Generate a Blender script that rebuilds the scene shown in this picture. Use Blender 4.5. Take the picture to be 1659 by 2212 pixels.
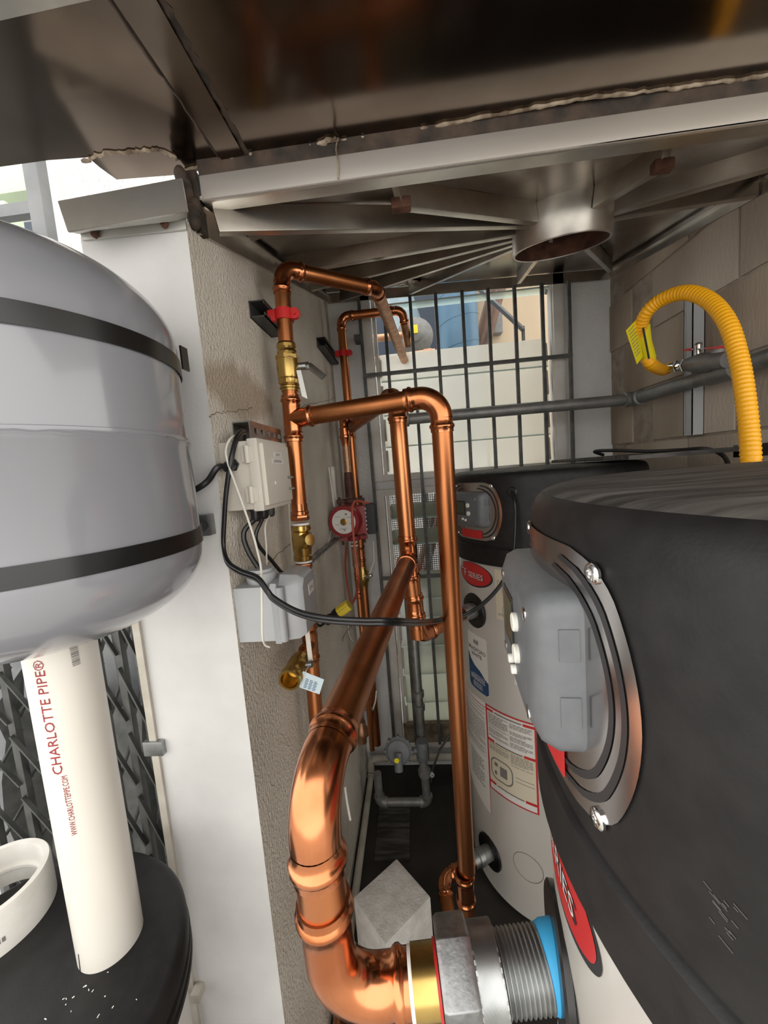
import bpy, bmesh, math, random
from math import sin, cos, tan, pi, radians, degrees, sqrt, atan2
from mathutils import Vector as V, Matrix
random.seed(7)
for o in list(bpy.data.objects): bpy.data.objects.remove(o)
SC = bpy.context.scene
COL = SC.collection
# ------------------------------------------------------------------ camera
H = 1.75                       # camera height above the floor
F, CX, CY = 831.0, 829.5, 1106.0
_d = V(((890-CX)/F, -(1013-CY)/F, -1.0)).normalized()          # world +Y seen in camera axes
_u = V((-sin(radians(4.0)), cos(radians(4.0)), 0))
_z = (_u - _d*_u.dot(_d)).normalized()
_x = _d.cross(_z)
ROT = Matrix((_x, _d, _z))     # camera -> world
cam = bpy.data.cameras.new('camera'); camo = bpy.data.objects.new('camera', cam); COL.objects.link(camo)
cam.sensor_fit = 'VERTICAL'; cam.sensor_height = 36.0; cam.lens = 36.0*F/2212.0; cam.clip_start = 0.01
camo.matrix_world = Matrix.Translation((0, 0, H)) @ ROT.to_4x4()
SC.camera = camo
# ------------------------------------------------------------------ light
w = bpy.data.worlds.new('world'); SC.world = w; w.use_nodes = True
bg = w.node_tree.nodes['Background']
bg.inputs[0].default_value = (1.0, 0.975, 0.93, 1); bg.inputs[1].default_value = 1.0
SC.view_settings.view_transform = 'Standard'; SC.view_settings.look = 'None'
SC.view_settings.exposure = 1.6; SC.view_settings.gamma = 1.0
SC.view_settings.use_curve_mapping = False

# ------------------------------------------------------------------ photo pixel -> place
def ray(x, y): return ROT @ V(((x-CX)/F, -(y-CY)/F, -1.0))
O = V((0, 0, H))
def onY(x, y, Y): r = ray(x, y); return O + r*(Y/r.y)
def onX(x, y, X): r = ray(x, y); return O + r*(X/r.x)
def onZ(x, y, Z): r = ray(x, y); return O + r*((Z-H)/r.z)       # Z absolute
# ------------------------------------------------------------------ materials
MATS = {}
def mat(name, col, rough=.5, metal=0., col2=None, scale=8., detail=4., bump=0., bscale=60., coat=0., spec=.5,
        stretch=(1, 1, 1), rvar=0., ramp=(.35, .65), bdist=.002):
    m = bpy.data.materials.new(name); m.use_nodes = True; nt = m.node_tree; N = nt.nodes; L = nt.links
    b = N['Principled BSDF']
    b.inputs['Base Color'].default_value = (*col, 1); b.inputs['Roughness'].default_value = rough
    b.inputs['Metallic'].default_value = metal; b.inputs['Coat Weight'].default_value = coat
    b.inputs['Coat Roughness'].default_value = .08; b.inputs['Specular IOR Level'].default_value = spec
    tc = N.new('ShaderNodeTexCoord'); mp = N.new('ShaderNodeMapping'); mp.inputs['Scale'].default_value = stretch
    L.new(tc.outputs['Object'], mp.inputs['Vector'])
    if col2 is not None:
        nz = N.new('ShaderNodeTexNoise'); nz.inputs['Scale'].default_value = scale; nz.inputs['Detail'].default_value = detail
        cr = N.new('ShaderNodeValToRGB'); cr.color_ramp.elements[0].position = ramp[0]; cr.color_ramp.elements[1].position = ramp[1]
        cr.color_ramp.elements[0].color = (*col, 1); cr.color_ramp.elements[1].color = (*col2, 1)
        L.new(mp.outputs[0], nz.inputs['Vector']); L.new(nz.outputs['Fac'], cr.inputs['Fac']); L.new(cr.outputs['Color'], b.inputs['Base Color'])
        if rvar:
            mr = N.new('ShaderNodeMapRange'); mr.inputs['To Min'].default_value = max(.02, rough-rvar); mr.inputs['To Max'].default_value = rough+rvar
            L.new(nz.outputs['Fac'], mr.inputs['Value']); L.new(mr.outputs[0], b.inputs['Roughness'])
    if bump:
        n2 = N.new('ShaderNodeTexNoise'); n2.inputs['Scale'].default_value = bscale; n2.inputs['Detail'].default_value = 3
        bp = N.new('ShaderNodeBump'); bp.inputs['Strength'].default_value = bump; bp.inputs['Distance'].default_value = bdist
        L.new(mp.outputs[0], n2.inputs['Vector']); L.new(n2.outputs['Fac'], bp.inputs['Height']); L.new(bp.outputs[0], b.inputs['Normal'])
    MATS[name] = m
    return m
mat('copper', (.62, .24, .11), .22, 1, (.47, .155, .06), 14, 5, rvar=.1)
mat('copper_pipe', (.57, .225, .095), .32, 1, (.45, .155, .055), 9, 4, stretch=(1, 1, .25), rvar=.08)
mat('copper_brown', (.44, .175, .07), .36, 1, (.33, .115, .04), 11, 5, rvar=.1)
mat('copper_dull', (.42, .20, .11), .5, 1, (.60, .38, .24), 40, 5, rvar=.1)
mat('brass', (.56, .39, .13), .28, 1, (.42, .27, .08), 16, 4, rvar=.08)
mat('steel_plate', (.42, .37, .32), .22, 1, (.24, .20, .17), 5, 6, rvar=.1, bump=.15, bscale=9, bdist=.006)
mat('steel_rib', (.66, .63, .58), .36, 1, (.46, .42, .37), 7, 6, rvar=.1, bump=.1, bscale=20)
mat('steel_beam', (.78, .76, .73), .4, .8, (.58, .54, .49), 4, 8, rvar=.12, stretch=(.3, 1, 3))
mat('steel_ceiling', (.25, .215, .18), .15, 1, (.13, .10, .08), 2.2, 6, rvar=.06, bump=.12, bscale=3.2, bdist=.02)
mat('steel_flash', (.60, .59, .56), .48, .85, (.46, .44, .40), 6, 5, rvar=.1)
mat('chrome', (.8, .8, .8), .12, 1)
mat('galv', (.42, .43, .43), .4, 1, (.30, .31, .31), 30, 4, rvar=.1)
mat('galv_dark', (.11, .112, .108), .5, .7, (.07, .072, .07), 20, 4)
mat('zinc_nut', (.34, .345, .35), .42, 1, (.24, .245, .25), 90, 3, bump=.25, bscale=260, bdist=.001)
mat('iron_pipe', (.19, .19, .185), .5, .5, (.27, .26, .25), 20, 4)
mat('rust', (.055, .02, .013), .85, 0, (.14, .06, .035), 30, 6, bump=.4)
mat('gasket_dark', (.022, .016, .012), .8, 0, (.07, .045, .03), 25, 6, bump=.6, bscale=60, bdist=.006)
mat('caulk', (.36, .29, .21), .8, 0, (.10, .065, .04), 40, 6, bump=.6, bscale=80, bdist=.004)
mat('white_paint', (.56, .555, .545), .75, 0, (.66, .655, .645), 5, 6, bump=.35, bscale=160, bdist=.0015)
mat('white_trim', (.72, .70, .66), .5, 0, (.62, .58, .52), 9, 6)
mat('stucco_bright', (.62, .62, .60), .9, 0, (.40, .40, .39), 60, 4, ramp=(.5, .62), bump=.9, bscale=45, bdist=.008)
mat('back_stucco', (.62, .61, .60), .85, 0, (.76, .76, .75), 3, 5, bump=.7, bscale=70, bdist=.004)
mat('mortar', (.30, .25, .20), .95, 0, (.42, .36, .30), 20, 5, bump=.4)
mat('block', (.40, .33, .265), .9, 0, (.56, .48, .40), 3, 7, bump=.6, bscale=110, bdist=.003, stretch=(1, 1, .35))
mat('block_dark', (.31, .24, .185), .9, 0, (.47, .39, .31), 3.4, 7, bump=.6, bscale=110, bdist=.003, stretch=(1, 1, .3))
mat('concrete', (.46, .44, .41), .95, 0, (.60, .58, .55), 22, 6, bump=.7, bscale=120, bdist=.003)
mat('floor_dark', (.018, .015, .012), .7, 0, (.035, .03, .026), 6, 6, bump=.3)
mat('ground', (.36, .35, .33), .9, 0, (.44, .43, .41), 3, 6, bump=.3)
mat('cap_black', (.010, .0092, .0095), .5, 0, (.016, .0148, .015), 40, 4, spec=.3, bump=.25, bscale=400, bdist=.0006)
mat('cap_top', (.020, .018, .017), .6, 0, (.13, .118, .108), 26, 10, stretch=(.3, 2.2, 1), ramp=(.42, .78), bump=.3, bscale=300, bdist=.0008)
mat('heater_grey', (.50, .475, .435), .32, 0, (.54, .515, .475), 3, 3, coat=.3)
mat('panel_grey', (.115, .122, .13), .45, 0, (.13, .137, .145), 60, 2, bump=.2, bscale=500, bdist=.0004)
mat('plate_silver', (.62, .60, .60), .2, 1, (.5, .48, .48), 5, 3, rvar=.06)
mat('plate_line', (.03, .028, .03), .3)
mat('lcd', (.06, .075, .05), .25)
mat('button_white', (.82, .81, .74), .4)
mat('red_label', (.52, .025, .025), .4)
mat('label_white', (.72, .70, .66), .45)
mat('label_cream', (.66, .60, .46), .5)
mat('label_blue', (.015, .065, .16), .4)
mat('ink', (.02, .02, .022), .6)
mat('ink_grey', (.18, .17, .16), .6)
mat('ink_red', (.27, .015, .02), .5)
mat('tank_grey', (.225, .23, .25), .2, 0, (.235, .24, .26), 3, 3, coat=.6)
mat('band_black', (.008, .0075, .0075), .28)
mat('pvc', (.66, .63, .57), .28, 0, (.69, .66, .60), 4, 3)
mat('pvc_cool', (.62, .60, .55), .35, 0, (.72, .70, .66), 20, 5)
mat('pvc_old', (.52, .49, .43), .55, 0, (.40, .36, .30), 12, 6)
mat('abs_cream', (.62, .58, .51), .4, 0, (.58, .54, .47), 5, 3)
mat('box_grey', (.42, .43, .44), .5, 0, (.46, .47, .48), 5, 3)
mat('lid_grey', (.34, .345, .36), .3)
mat('cable_black', (.012, .012, .013), .3)
mat('cable_white', (.74, .71, .64), .4)
mat('cable_red', (.38, .07, .04), .35)
mat('red_paint', (.28, .02, .022), .4, 0, (.22, .015, .018), 30, 3)
mat('red_clamp', (.55, .02, .02), .35)
mat('pump_plate', (.72, .71, .68), .3)
mat('pump_iron', (.07, .025, .02), .6, .3, (.12, .05, .035), 30, 4)
mat('yellow_hose', (.90, .42, .01), .38)
mat('yellow_tag', (.78, .66, .01), .45)
mat('yellow_plug', (.78, .62, .05), .4)
mat('tag_blue', (.62, .74, .80), .45)
mat('tape_blue', (.05, .42, .78), .6)
mat('ptfe', (.80, .79, .76), .6)
mat('louver_edge', (.62, .74, .68), .15)
mat('blue_insul', (.055, .13, .21), .45, 0, (.07, .16, .25), 4, 4)
mat('pale_blue', (.24, .32, .37), .4)
mat('navy', (.03, .042, .065), .6)
mat('beige_wall', (.36, .28, .19), .8, 0, (.46, .37, .26), 3, 5, stretch=(1, 1, .2))
mat('brown_pipe', (.08, .04, .025), .6, 0, (.13, .07, .045), 12, 5)
mat('pale_green', (.46, .54, .40), .5)
mat('meter_grey', (.15, .15, .145), .5, 0, (.19, .19, .185), 30, 3)
mat('regulator_grey', (.12, .127, .135), .5, 0, (.15, .157, .165), 30, 3)
mat('post_grey', (.13, .135, .14), .5, .3, (.17, .175, .18), 10, 4)
mat('scuff', (.11, .10, .09), .6)
mat('bar_paint', (.062, .064, .06), .5, 0, (.11, .11, .105), 25, 4)
mat('screen_wire', (.10, .10, .09), .6)
mat('grime', (.12, .09, .06), .9, 0, (.28, .23, .17), 20, 5)
# side wall stucco with its old brown water stain
def wall_mat():
    m = bpy.data.materials.new('wall_tan'); m.use_nodes = True; nt = m.node_tree; N = nt.nodes; L = nt.links; b = N['Principled BSDF']
    b.inputs['Roughness'].default_value = .88
    tc = N.new('ShaderNodeTexCoord'); sp = N.new('ShaderNodeSeparateXYZ'); L.new(tc.outputs['Object'], sp.inputs[0])
    nz = N.new('ShaderNodeTexNoise'); nz.inputs['Scale'].default_value = 5; nz.inputs['Detail'].default_value = 8; L.new(tc.outputs['Object'], nz.inputs['Vector'])
    def ramp(src, p0, p1, c0=(0, 0, 0, 1), c1=(1, 1, 1, 1)):
        r = N.new('ShaderNodeValToRGB'); e = r.color_ramp.elements; e[0].position = p0; e[1].position = p1; e[0].color = c0; e[1].color = c1
        L.new(src, r.inputs['Fac']); return r
    def math_(op, a, bb):
        n = N.new('ShaderNodeMath'); n.operation = op
        for i, s in enumerate((a, bb)):
            if isinstance(s, (int, float)): n.inputs[i].default_value = s
            else: L.new(s, n.inputs[i])
        return n.outputs[0]
    def mix(f, a, bb):
        n = N.new('ShaderNodeMix'); n.data_type = 'RGBA'; L.new(f, n.inputs['Factor'])
        for k, s in ((6, a), (7, bb)):
            if isinstance(s, tuple): n.inputs[k].default_value = s
            else: L.new(s, n.inputs[k])
        return n.outputs[2]
    base = ramp(nz.outputs['Fac'], .3, .7, (.59, .54, .46, 1), (.70, .65, .57, 1)).outputs['Color']
    c1 = base
    st = N.new('ShaderNodeTexNoise'); st.inputs['Scale'].default_value = 11; st.inputs['Detail'].default_value = 6
    mp = N.new('ShaderNodeMapping'); mp.inputs['Scale'].default_value = (1, 1, .25); L.new(tc.outputs['Object'], mp.inputs[0]); L.new(mp.outputs[0], st.inputs['Vector'])
    # stain patch: y .78-1.02, z 1.90-2.03
    dy = math_('ABSOLUTE', math_('SUBTRACT', sp.outputs['Y'], .90), 0); dz = math_('ABSOLUTE', math_('SUBTRACT', sp.outputs['Z'], 1.955), 0)
    d = math_('ADD', math_('MULTIPLY', dy, 2.6), math_('MULTIPLY', dz, 6.5))
    d2 = math_('ADD', d, math_('MULTIPLY', math_('SUBTRACT', st.outputs['Fac'], .5), 1.3))
    stf = ramp(d2, .42, .62, (1, 1, 1, 1), (0, 0, 0, 1)).outputs['Color']
    c2 = mix(math_('MULTIPLY', stf, .6), c1, (.30, .205, .12, 1))
    L.new(c2, b.inputs['Base Color'])
    n2 = N.new('ShaderNodeTexNoise'); n2.inputs['Scale'].default_value = 130; n2.inputs['Detail'].default_value = 4
    bp = N.new('ShaderNodeBump'); bp.inputs['Strength'].default_value = 1.0; bp.inputs['Distance'].default_value = .007
    L.new(tc.outputs['Object'], n2.inputs['Vector']); L.new(n2.outputs['Fac'], bp.inputs['Height']); L.new(bp.outputs[0], b.inputs['Normal'])
    MATS['wall_tan'] = m
wall_mat()
def glass_mat(name, col, trans, rough=.12):
    m = bpy.data.materials.new(name); m.use_nodes = True; nt = m.node_tree; N = nt.nodes; L = nt.links
    N.remove(N['Principled BSDF']); out = N['Material Output']
    t = N.new('ShaderNodeBsdfTransparent'); t.inputs[0].default_value = (*col, 1)
    d = N.new('ShaderNodeBsdfTranslucent'); d.inputs[0].default_value = (*col, 1)
    df = N.new('ShaderNodeBsdfDiffuse'); df.inputs[0].default_value = (*[c*.85 for c in col], 1)
    g = N.new('ShaderNodeBsdfGlossy'); g.inputs['Roughness'].default_value = rough
    m0 = N.new('ShaderNodeMixShader'); m0.inputs[0].default_value = .1; L.new(d.outputs[0], m0.inputs[1]); L.new(df.outputs[0], m0.inputs[2])
    m1 = N.new('ShaderNodeMixShader'); m1.inputs[0].default_value = trans; L.new(m0.outputs[0], m1.inputs[1]); L.new(t.outputs[0], m1.inputs[2])
    m2 = N.new('ShaderNodeMixShader'); m2.inputs[0].default_value = .06; L.new(m1.outputs[0], m2.inputs[1]); L.new(g.outputs[0], m2.inputs[2])
    L.new(m2.outputs[0], out.inputs[0]); MATS[name] = m
glass_mat('louver_glass', (.95, .95, .91), .38)
glass_mat('louver_clear', (.86, .95, .92), .7)
glass_mat('louver_grey', (.62, .64, .57), .25)
glass_mat('film_clear', (.92, .92, .92), .72)

# ------------------------------------------------------------------ mesh builder
def frame(ax):
    ax = ax.normalized(); h = V((0, 0, 1)) if abs(ax.z) < .9 else V((1, 0, 0))
    a = ax.cross(h).normalized(); return a, ax.cross(a).normalized()
class MB:
    def __init__(s): s.v = []; s.f = []; s.mi = []; s.cur = 0
    def addf(s, idx): s.f.append(tuple(idx)); s.mi.append(s.cur)
    def box(s, c, size, R=None):
        c = V(c); n = len(s.v); hx, hy, hz = size[0]/2, size[1]/2, size[2]/2
        for x in (-hx, hx):
            for y in (-hy, hy):
                for z in (-hz, hz):
                    p = V((x, y, z)); p = R @ p if R else p; s.v.append(c+p)
        for q in ((0, 1, 3, 2), (4, 6, 7, 5), (0, 4, 5, 1), (2, 3, 7, 6), (0, 2, 6, 4), (1, 5, 7, 3)): s.addf([n+i for i in q])
        return s
    def bx(s, a, b):
        a, b = V(a), V(b); return s.box((a+b)/2, (abs(b.x-a.x), abs(b.y-a.y), abs(b.z-a.z)))
    def bar(s, p, q, wdt, h, up=V((0, 0, 1))):
        p, q = V(p), V(q); d = (q-p); y = d.normalized(); x = y.cross(V(up)).normalized(); z = x.cross(y)
        return s.box((p+q)/2, (wdt, d.length, h), Matrix((x, y, z)).transposed())
    def ring(s, c, a, b, r, n):
        i0 = len(s.v)
        for i in range(n):
            t = 2*pi*i/n; s.v.append(c + a*(r*cos(t)) + b*(r*sin(t)))
        return i0
    def bridge(s, i0, i1, n):
        for i in range(n): s.addf((i0+i, i0+(i+1) % n, i1+(i+1) % n, i1+i))
    def lathe(s, p, axis, prof, n=24, caps=True, phase=0):
        p, axis = V(p), V(axis).normalized(); a, b = frame(axis); last = None; first = None
        if phase: a, b = a*cos(phase)+b*sin(phase), b*cos(phase)-a*sin(phase)
        for t, r in prof:
            i = s.ring(p+axis*t, a, b, max(r, 1e-5), n)
            if last is not None: s.bridge(last, i, n)
            else: first = i
            last = i
        if caps:
            s.addf([first+i for i in range(n)][::-1]); s.addf([last+i for i in range(n)])
        return s
    def cyl(s, p, q, r, n=20, r2=None):
        p, q = V(p), V(q); return s.lathe(p, q-p, [(0, r), ((q-p).length, r if r2 is None else r2)], n)
    def tube(s, pts, r, n=12, caps=True, rf=None):
        pts = [V(p) for p in pts]; m = len(pts); a = None; last = None; first = None
        for i, p in enumerate(pts):
            t = (pts[min(i+1, m-1)]-pts[max(i-1, 0)]).normalized()
            if a is None: a, b = frame(t)
            else: a = (a - t*a.dot(t)).normalized(); b = t.cross(a)
            rr = rf(i) if rf else r
            k = s.ring(p, a, b, rr, n)
            if last is not None: s.bridge(last, k, n)
            else: first = k
            last = k
        if caps: s.addf([first+i for i in range(n)][::-1]); s.addf([last+i for i in range(n)])
        return s
    def sphere(s, c, r, n=16, m=8, sq=(1, 1, 1)):
        c = V(c); i0 = len(s.v)
        for j in range(m+1):
            ph = pi*j/m
            for i in range(n):
                t = 2*pi*i/n; s.v.append(c+V((r*sq[0]*sin(ph)*cos(t), r*sq[1]*sin(ph)*sin(t), r*sq[2]*cos(ph))))
        for j in range(m):
            for i in range(n): s.addf((i0+j*n+i, i0+(j+1)*n+i, i0+(j+1)*n+(i+1) % n, i0+j*n+(i+1) % n))
        return s
    def prism(s, poly, d):        # poly: world points (planar), d: extrude vector
        d = V(d); n = len(poly); i0 = len(s.v); s.v += [V(p) for p in poly]; s.v += [V(p)+d for p in poly]
        s.addf([i0+i for i in range(n)][::-1]); s.addf([i0+n+i for i in range(n)])
        for i in range(n): s.addf((i0+i, i0+(i+1) % n, i0+n+(i+1) % n, i0+n+i))
        return s
    def grid(s, fn, nu, nv):
        i0 = len(s.v)
        for i in range(nu+1):
            for j in range(nv+1): s.v.append(V(fn(i/nu, j/nv)))
        for i in range(nu):
            for j in range(nv): k = i0+i*(nv+1)+j; s.addf((k, k+nv+1, k+nv+2, k+1))
        return s
    def sheet(s, fn, nu, nv, th):
        i0 = len(s.v); s.grid(fn, nu, nv); i1 = len(s.v); eps = 1e-3
        for i in range(nu+1):
            for j in range(nv+1):
                u, v_ = i/nu, j/nv; p = V(fn(u, v_))
                du = V(fn(min(u+eps, 1), v_))-V(fn(max(u-eps, 0), v_)); dv = V(fn(u, min(v_+eps, 1)))-V(fn(u, max(v_-eps, 0)))
                s.v.append(p - du.cross(dv).normalized()*th)
        S = nv+1
        for i in range(nu):
            for j in range(nv): k = i1+i*S+j; s.addf((k, k+1, k+S+1, k+S))
        edge = [i*S for i in range(nu+1)] + [nu*S+j for j in range(1, S)] + [i*S+nv for i in range(nu-1, -1, -1)] + list(range(nv-1, 0, -1))
        for a_, b_ in zip(edge, edge[1:]+edge[:1]): s.addf((i0+b_, i0+a_, i1+a_, i1+b_))
        return s
INFO = {}
def _mesh(name, mb, mats, bevel, angle, inv):
    me = bpy.data.meshes.new(name)
    vs = [inv @ p for p in mb.v] if inv else mb.v
    me.from_pydata([tuple(p) for p in vs], [], mb.f)
    for m in (mats if isinstance(mats, (list, tuple)) else [mats]): me.materials.append(MATS[m])
    if any(mb.mi): me.polygons.foreach_set('material_index', mb.mi)
    bm = bmesh.new(); bm.from_mesh(me); bmesh.ops.recalc_face_normals(bm, faces=bm.faces)
    if bevel:
        ed = [e for e in bm.edges if len(e.link_faces) == 2 and e.calc_face_angle(0) > radians(40)]
        bmesh.ops.bevel(bm, geom=ed, offset=bevel, segments=2, profile=.7, affect='EDGES', clamp_overlap=True)
    bm.to_mesh(me); bm.free()
    me.polygons.foreach_set('use_smooth', [True]*len(me.polygons)); me.set_sharp_from_angle(angle=radians(angle)); me.update()
    return me
def obj(name, mb, mats, parent=None, local=False, bevel=0, angle=38, loc=None):
    """one mesh object; vertices are world coordinates unless local (then in the parent's own axes)"""
    inv = None
    if parent is not None and not local: inv = INFO[parent.name] if parent.name in INFO else None
    if parent is None and loc is not None: inv = Matrix.Translation(-V(loc))
    o = bpy.data.objects.new(name, _mesh(name, mb, mats, bevel, angle, inv)); COL.objects.link(o)
    if parent is not None:
        o.parent = parent
        if parent.name in INFO: INFO[o.name] = INFO[parent.name]
    if loc is not None and parent is None: o.location = loc; INFO[o.name] = inv
    return o
def tag(o, label, cat, group=None):
    o['label'] = label; o['category'] = cat
    if group: o['group'] = group
    return o
def thing(name, label, cat, loc=(0, 0, 0), rotz=0, group=None):
    o = bpy.data.objects.new(name, None); COL.objects.link(o); o.empty_display_size = .05
    o.location = loc; o.rotation_euler = (0, 0, rotz); tag(o, label, cat, group)
    INFO[o.name] = (Matrix.Translation(V(loc)) @ Matrix.Rotation(rotz, 4, 'Z')).inverted()
    return o
def one(name, mb, mats, label, cat, group=None, bevel=0, angle=38, loc=None):
    if loc is None:
        n = len(mb.v); c = sum(mb.v, V())/n; loc = (c.x, c.y, min(p.z for p in mb.v))
    return tag(obj(name, mb, mats, None, bevel=bevel, angle=angle, loc=loc), label, cat, group)
def struct(name, mb, mats, bevel=0, angle=38):
    o = obj(name, mb, mats, None, bevel=bevel, angle=angle); o['kind'] = 'structure'; INFO[o.name] = None; return o
def share(o, name, loc, parent, rot=None):
    c = bpy.data.objects.new(name, o.data); COL.objects.link(c); c.parent = parent; c.location = loc
    if rot: c.rotation_euler = rot
    return c
def smooth(pts, k=8):
    P = [V(p) for p in pts]; P = [P[0]*2-P[1]] + P + [P[-1]*2-P[-2]]; out = []
    for i in range(1, len(P)-2):
        for j in range(k):
            t = j/k; a, b, c, d = P[i-1:i+3]
            out.append(.5*((2*b)+(c-a)*t+(2*a-5*b+4*c-d)*t*t+(3*b-a-3*c+d)*t**3))
    out.append(P[-2]); return out
def rpath(pts, R, k=8):
    pts = [V(p) for p in pts]; out = [pts[0]]
    for a, c, b in zip(pts, pts[1:], pts[2:]):
        d1 = (a-c).normalized(); d2 = (b-c).normalized(); out += arc(c, d1, d2, R, k)
    out.append(pts[-1]); return out
def arc(c, d1, d2, R, k=8):
    turn = pi-d1.angle(d2); T = R*tan(turn/2); w_ = cos(turn/2); p0 = c+d1*T; p2 = c+d2*T; out = []
    for i in range(k+1):
        t = i/k; b0, b1, b2 = (1-t)**2, 2*t*(1-t)*w_, t*t
        out.append((p0*b0+c*b1+p2*b2)/(b0+b1+b2))
    return out
# --- press fittings
SOCK = [(0, 1.05), (.5, 1.05), (.58, 1.14), (.7, 1.20), (.85, 1.20), (.95, 1.11), (1.02, 1.09), (1.3, 1.09), (1.32, .99)]
def sock(mb, p, d, r, n=28): mb.lathe(p, d, [(t*r, q*r) for t, q in SOCK], n, caps=False)
def pipe(p, q, r, parent, m='copper_pipe', name='pipe', n=28):
    return obj(name, MB().cyl(p, q, r, n), m, parent)
def elbow(c, a, b, r, parent, bend=1.25, m='copper', name='elbow', ext=0):
    """fitting at corner c joining pipes that come from points a and b; returns the two socket mouths"""
    c, a, b = V(c), V(a), V(b); d1 = (a-c).normalized(); d2 = (b-c).normalized(); R = bend*2*r*.8
    pts = arc(c, d1, d2, R, 12)
    if ext: pts = [pts[0]+d1*ext]+pts
    mb = MB().tube(pts, r*1.05, 28, caps=False); sock(mb, pts[0], d1, r); sock(mb, pts[-1], d2, r)
    obj(name, mb, m, parent, angle=50); return pts[0]+d1*r*.5, pts[-1]+d2*r*.5
def tee(c, ax, br, r, parent, rb=None, m='copper', name='tee', L=1.35):
    c, ax, br = V(c), V(ax).normalized(), V(br).normalized(); rb = rb or r; mb = MB()
    mb.cyl(c-ax*r*L, c+ax*r*L, r*1.06, 28); sock(mb, c+ax*r*L, ax, r); sock(mb, c-ax*r*L, -ax, r)
    mb.cyl(c, c+br*r*1.5, rb*1.06, 28); sock(mb, c+br*(r*1.5), br, rb)
    obj(name, mb, m, parent, angle=50)
def coupling(c, ax, r, parent, m='copper', L=1.0, name='coupling'):
    c, ax = V(c), V(ax).normalized(); mb = MB().cyl(c-ax*r*L, c+ax*r*L, r*1.05, 28); sock(mb, c+ax*r*L*.9, ax, r); sock(mb, c-ax*r*L*.9, -ax, r)
    obj(name, mb, m, parent, angle=50)
def hexprof(mb, p, ax, r, L, phase=0, ch=.06):
    mb.lathe(p, ax, [(0, r*(1-ch)), (L*.12, r), (L*.88, r), (L, r*(1-ch))], 6, phase=phase)
# --- flat lettering
def text2d(s, size, align='LEFT', res=2):
    cu = bpy.data.curves.new('t', 'FONT'); cu.body = s; cu.size = size; cu.align_x = align; cu.resolution_u = res
    o = bpy.data.objects.new('t', cu); COL.objects.link(o); dg = bpy.context.evaluated_depsgraph_get()
    me = bpy.data.meshes.new_from_object(o.evaluated_get(dg)); vs = [(v.co.x, v.co.y) for v in me.vertices]; fs = [tuple(p.vertices) for p in me.polygons]
    bpy.data.objects.remove(o); bpy.data.curves.remove(cu); bpy.data.meshes.remove(me); return vs, fs
def put_text(mb, s, size, fn, align='LEFT', sx=1.0):
    vs, fs = text2d(s, size, align); n = len(mb.v)
    mb.v += [V(fn(x*sx, y)) for x, y in vs]
    for f in fs: mb.addf([n+i for i in f])
    return mb
_tw = {}
def twid(s, size):
    if (s, size) not in _tw: _tw[(s, size)] = max(p[0] for p in text2d(s, size)[0])
    return _tw[(s, size)]
def rrect(x0, y0, x1, y1, r, k=5):
    out = []
    for cx, cy, a in ((x1-r, y0+r, -pi/2), (x1-r, y1-r, 0), (x0+r, y1-r, pi/2), (x0+r, y0+r, pi)):
        for i in range(k+1): t = a+pi/2*i/k; out.append((cx+r*cos(t), cy+r*sin(t)))
    return out
# ================================================================== THE SHELL
XL, XR, YB = -.385, 1.044, 2.12          # left wall face, block wall face, back wall face
ZC = H+.61                                # underside of the metal ceiling
def zp(x, y):                             # underside of the tilted steel pan
    u = (x-XL)/(XR-XL); v = (y-.78)/(2.10-.78)
    return H + (.545*(1-u)+.655*u)*(1-v) + (.945*(1-u)+.905*u)*v
def onPan(px, py, dz=0):
    r = ray(px, py); Y = 1.2
    for _ in range(40): p = O+r*(Y/r.y); Y += ((zp(p.x, p.y)+dz)-p.z)/(r.z/r.y-.3)*.8
    return O+r*(Y/r.y)
struct('floor', MB().bx((-.6, .2, -.05), (XR+.2, YB+.1, 0)), 'floor_dark')
struct('ground_outside', MB().bx((-6, -6, -.12), (6, 7, -.05)), 'ground')
mb = MB(); mb.bx((-.6, -6, -.05), (6, .2, 0)); mb.bx((-6, -6, -.05), (-.6, 1.35, 0))
struct('floor_yard', mb, 'ground')
# left pier and side wall: smooth white end, rough tan stucco side
poly = [(.74, 0), (YB, 0), (YB, H+.945), (.80, H+.53), (.74, H+.485)]
mb = MB(); i = len(mb.v)
for x in (XL, -.595):
    for y, z in poly: mb.v.append(V((x, y, z)))
n = len(poly); mb.cur = 1; mb.addf(range(n)); mb.cur = 0; mb.addf([n+k for k in range(n)][::-1])
for k in range(n): mb.addf((k, (k+1) % n, n+(k+1) % n, n+k))
struct('wall_left', mb, ['white_paint', 'wall_tan'], angle=20)
# right wall of concrete blocks
wr = struct('wall_right', MB().bx((XR+.008, .62, 0), (XR+.2, YB+.2, 3.0)), 'mortar')
BL, BH = .43, .232; z0 = H+.039-BH*8
def blockmesh(m, name):
    return obj(name, MB().box((0, 0, 0), (.06, BL-.009, BH-.009)), m, None, bevel=.004)
bk = [blockmesh('block', 'brick'), blockmesh('block_dark', 'brick')]
first = [True, True]
for row in range(0, 13):
    for c in range(-5, 3):
        y = 1.34+BL*c+(0 if row % 2 == 0 else BL/2)+BL/2
        if y < .70: continue
        z = z0+BH*(row+.5); k = 1 if random.random() < .5 else 0
        x = XR+.03+random.uniform(-.0015, .0015)
        if y+BL/2 > YB+.05: continue
        if first[k]: o = bk[k]; first[k] = False; o.parent = wr; o.location = (x, y, z)
        else: share(bk[k], 'brick', (x, y, z), wr)
cut = MB().box((0, 0, 0), (.06, .19, BH-.009)); ch = obj('brick', cut, 'block_dark', wr, local=True, bevel=.004); ch.location = (XR+.03, 2.02, z0+BH*.5)
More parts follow.
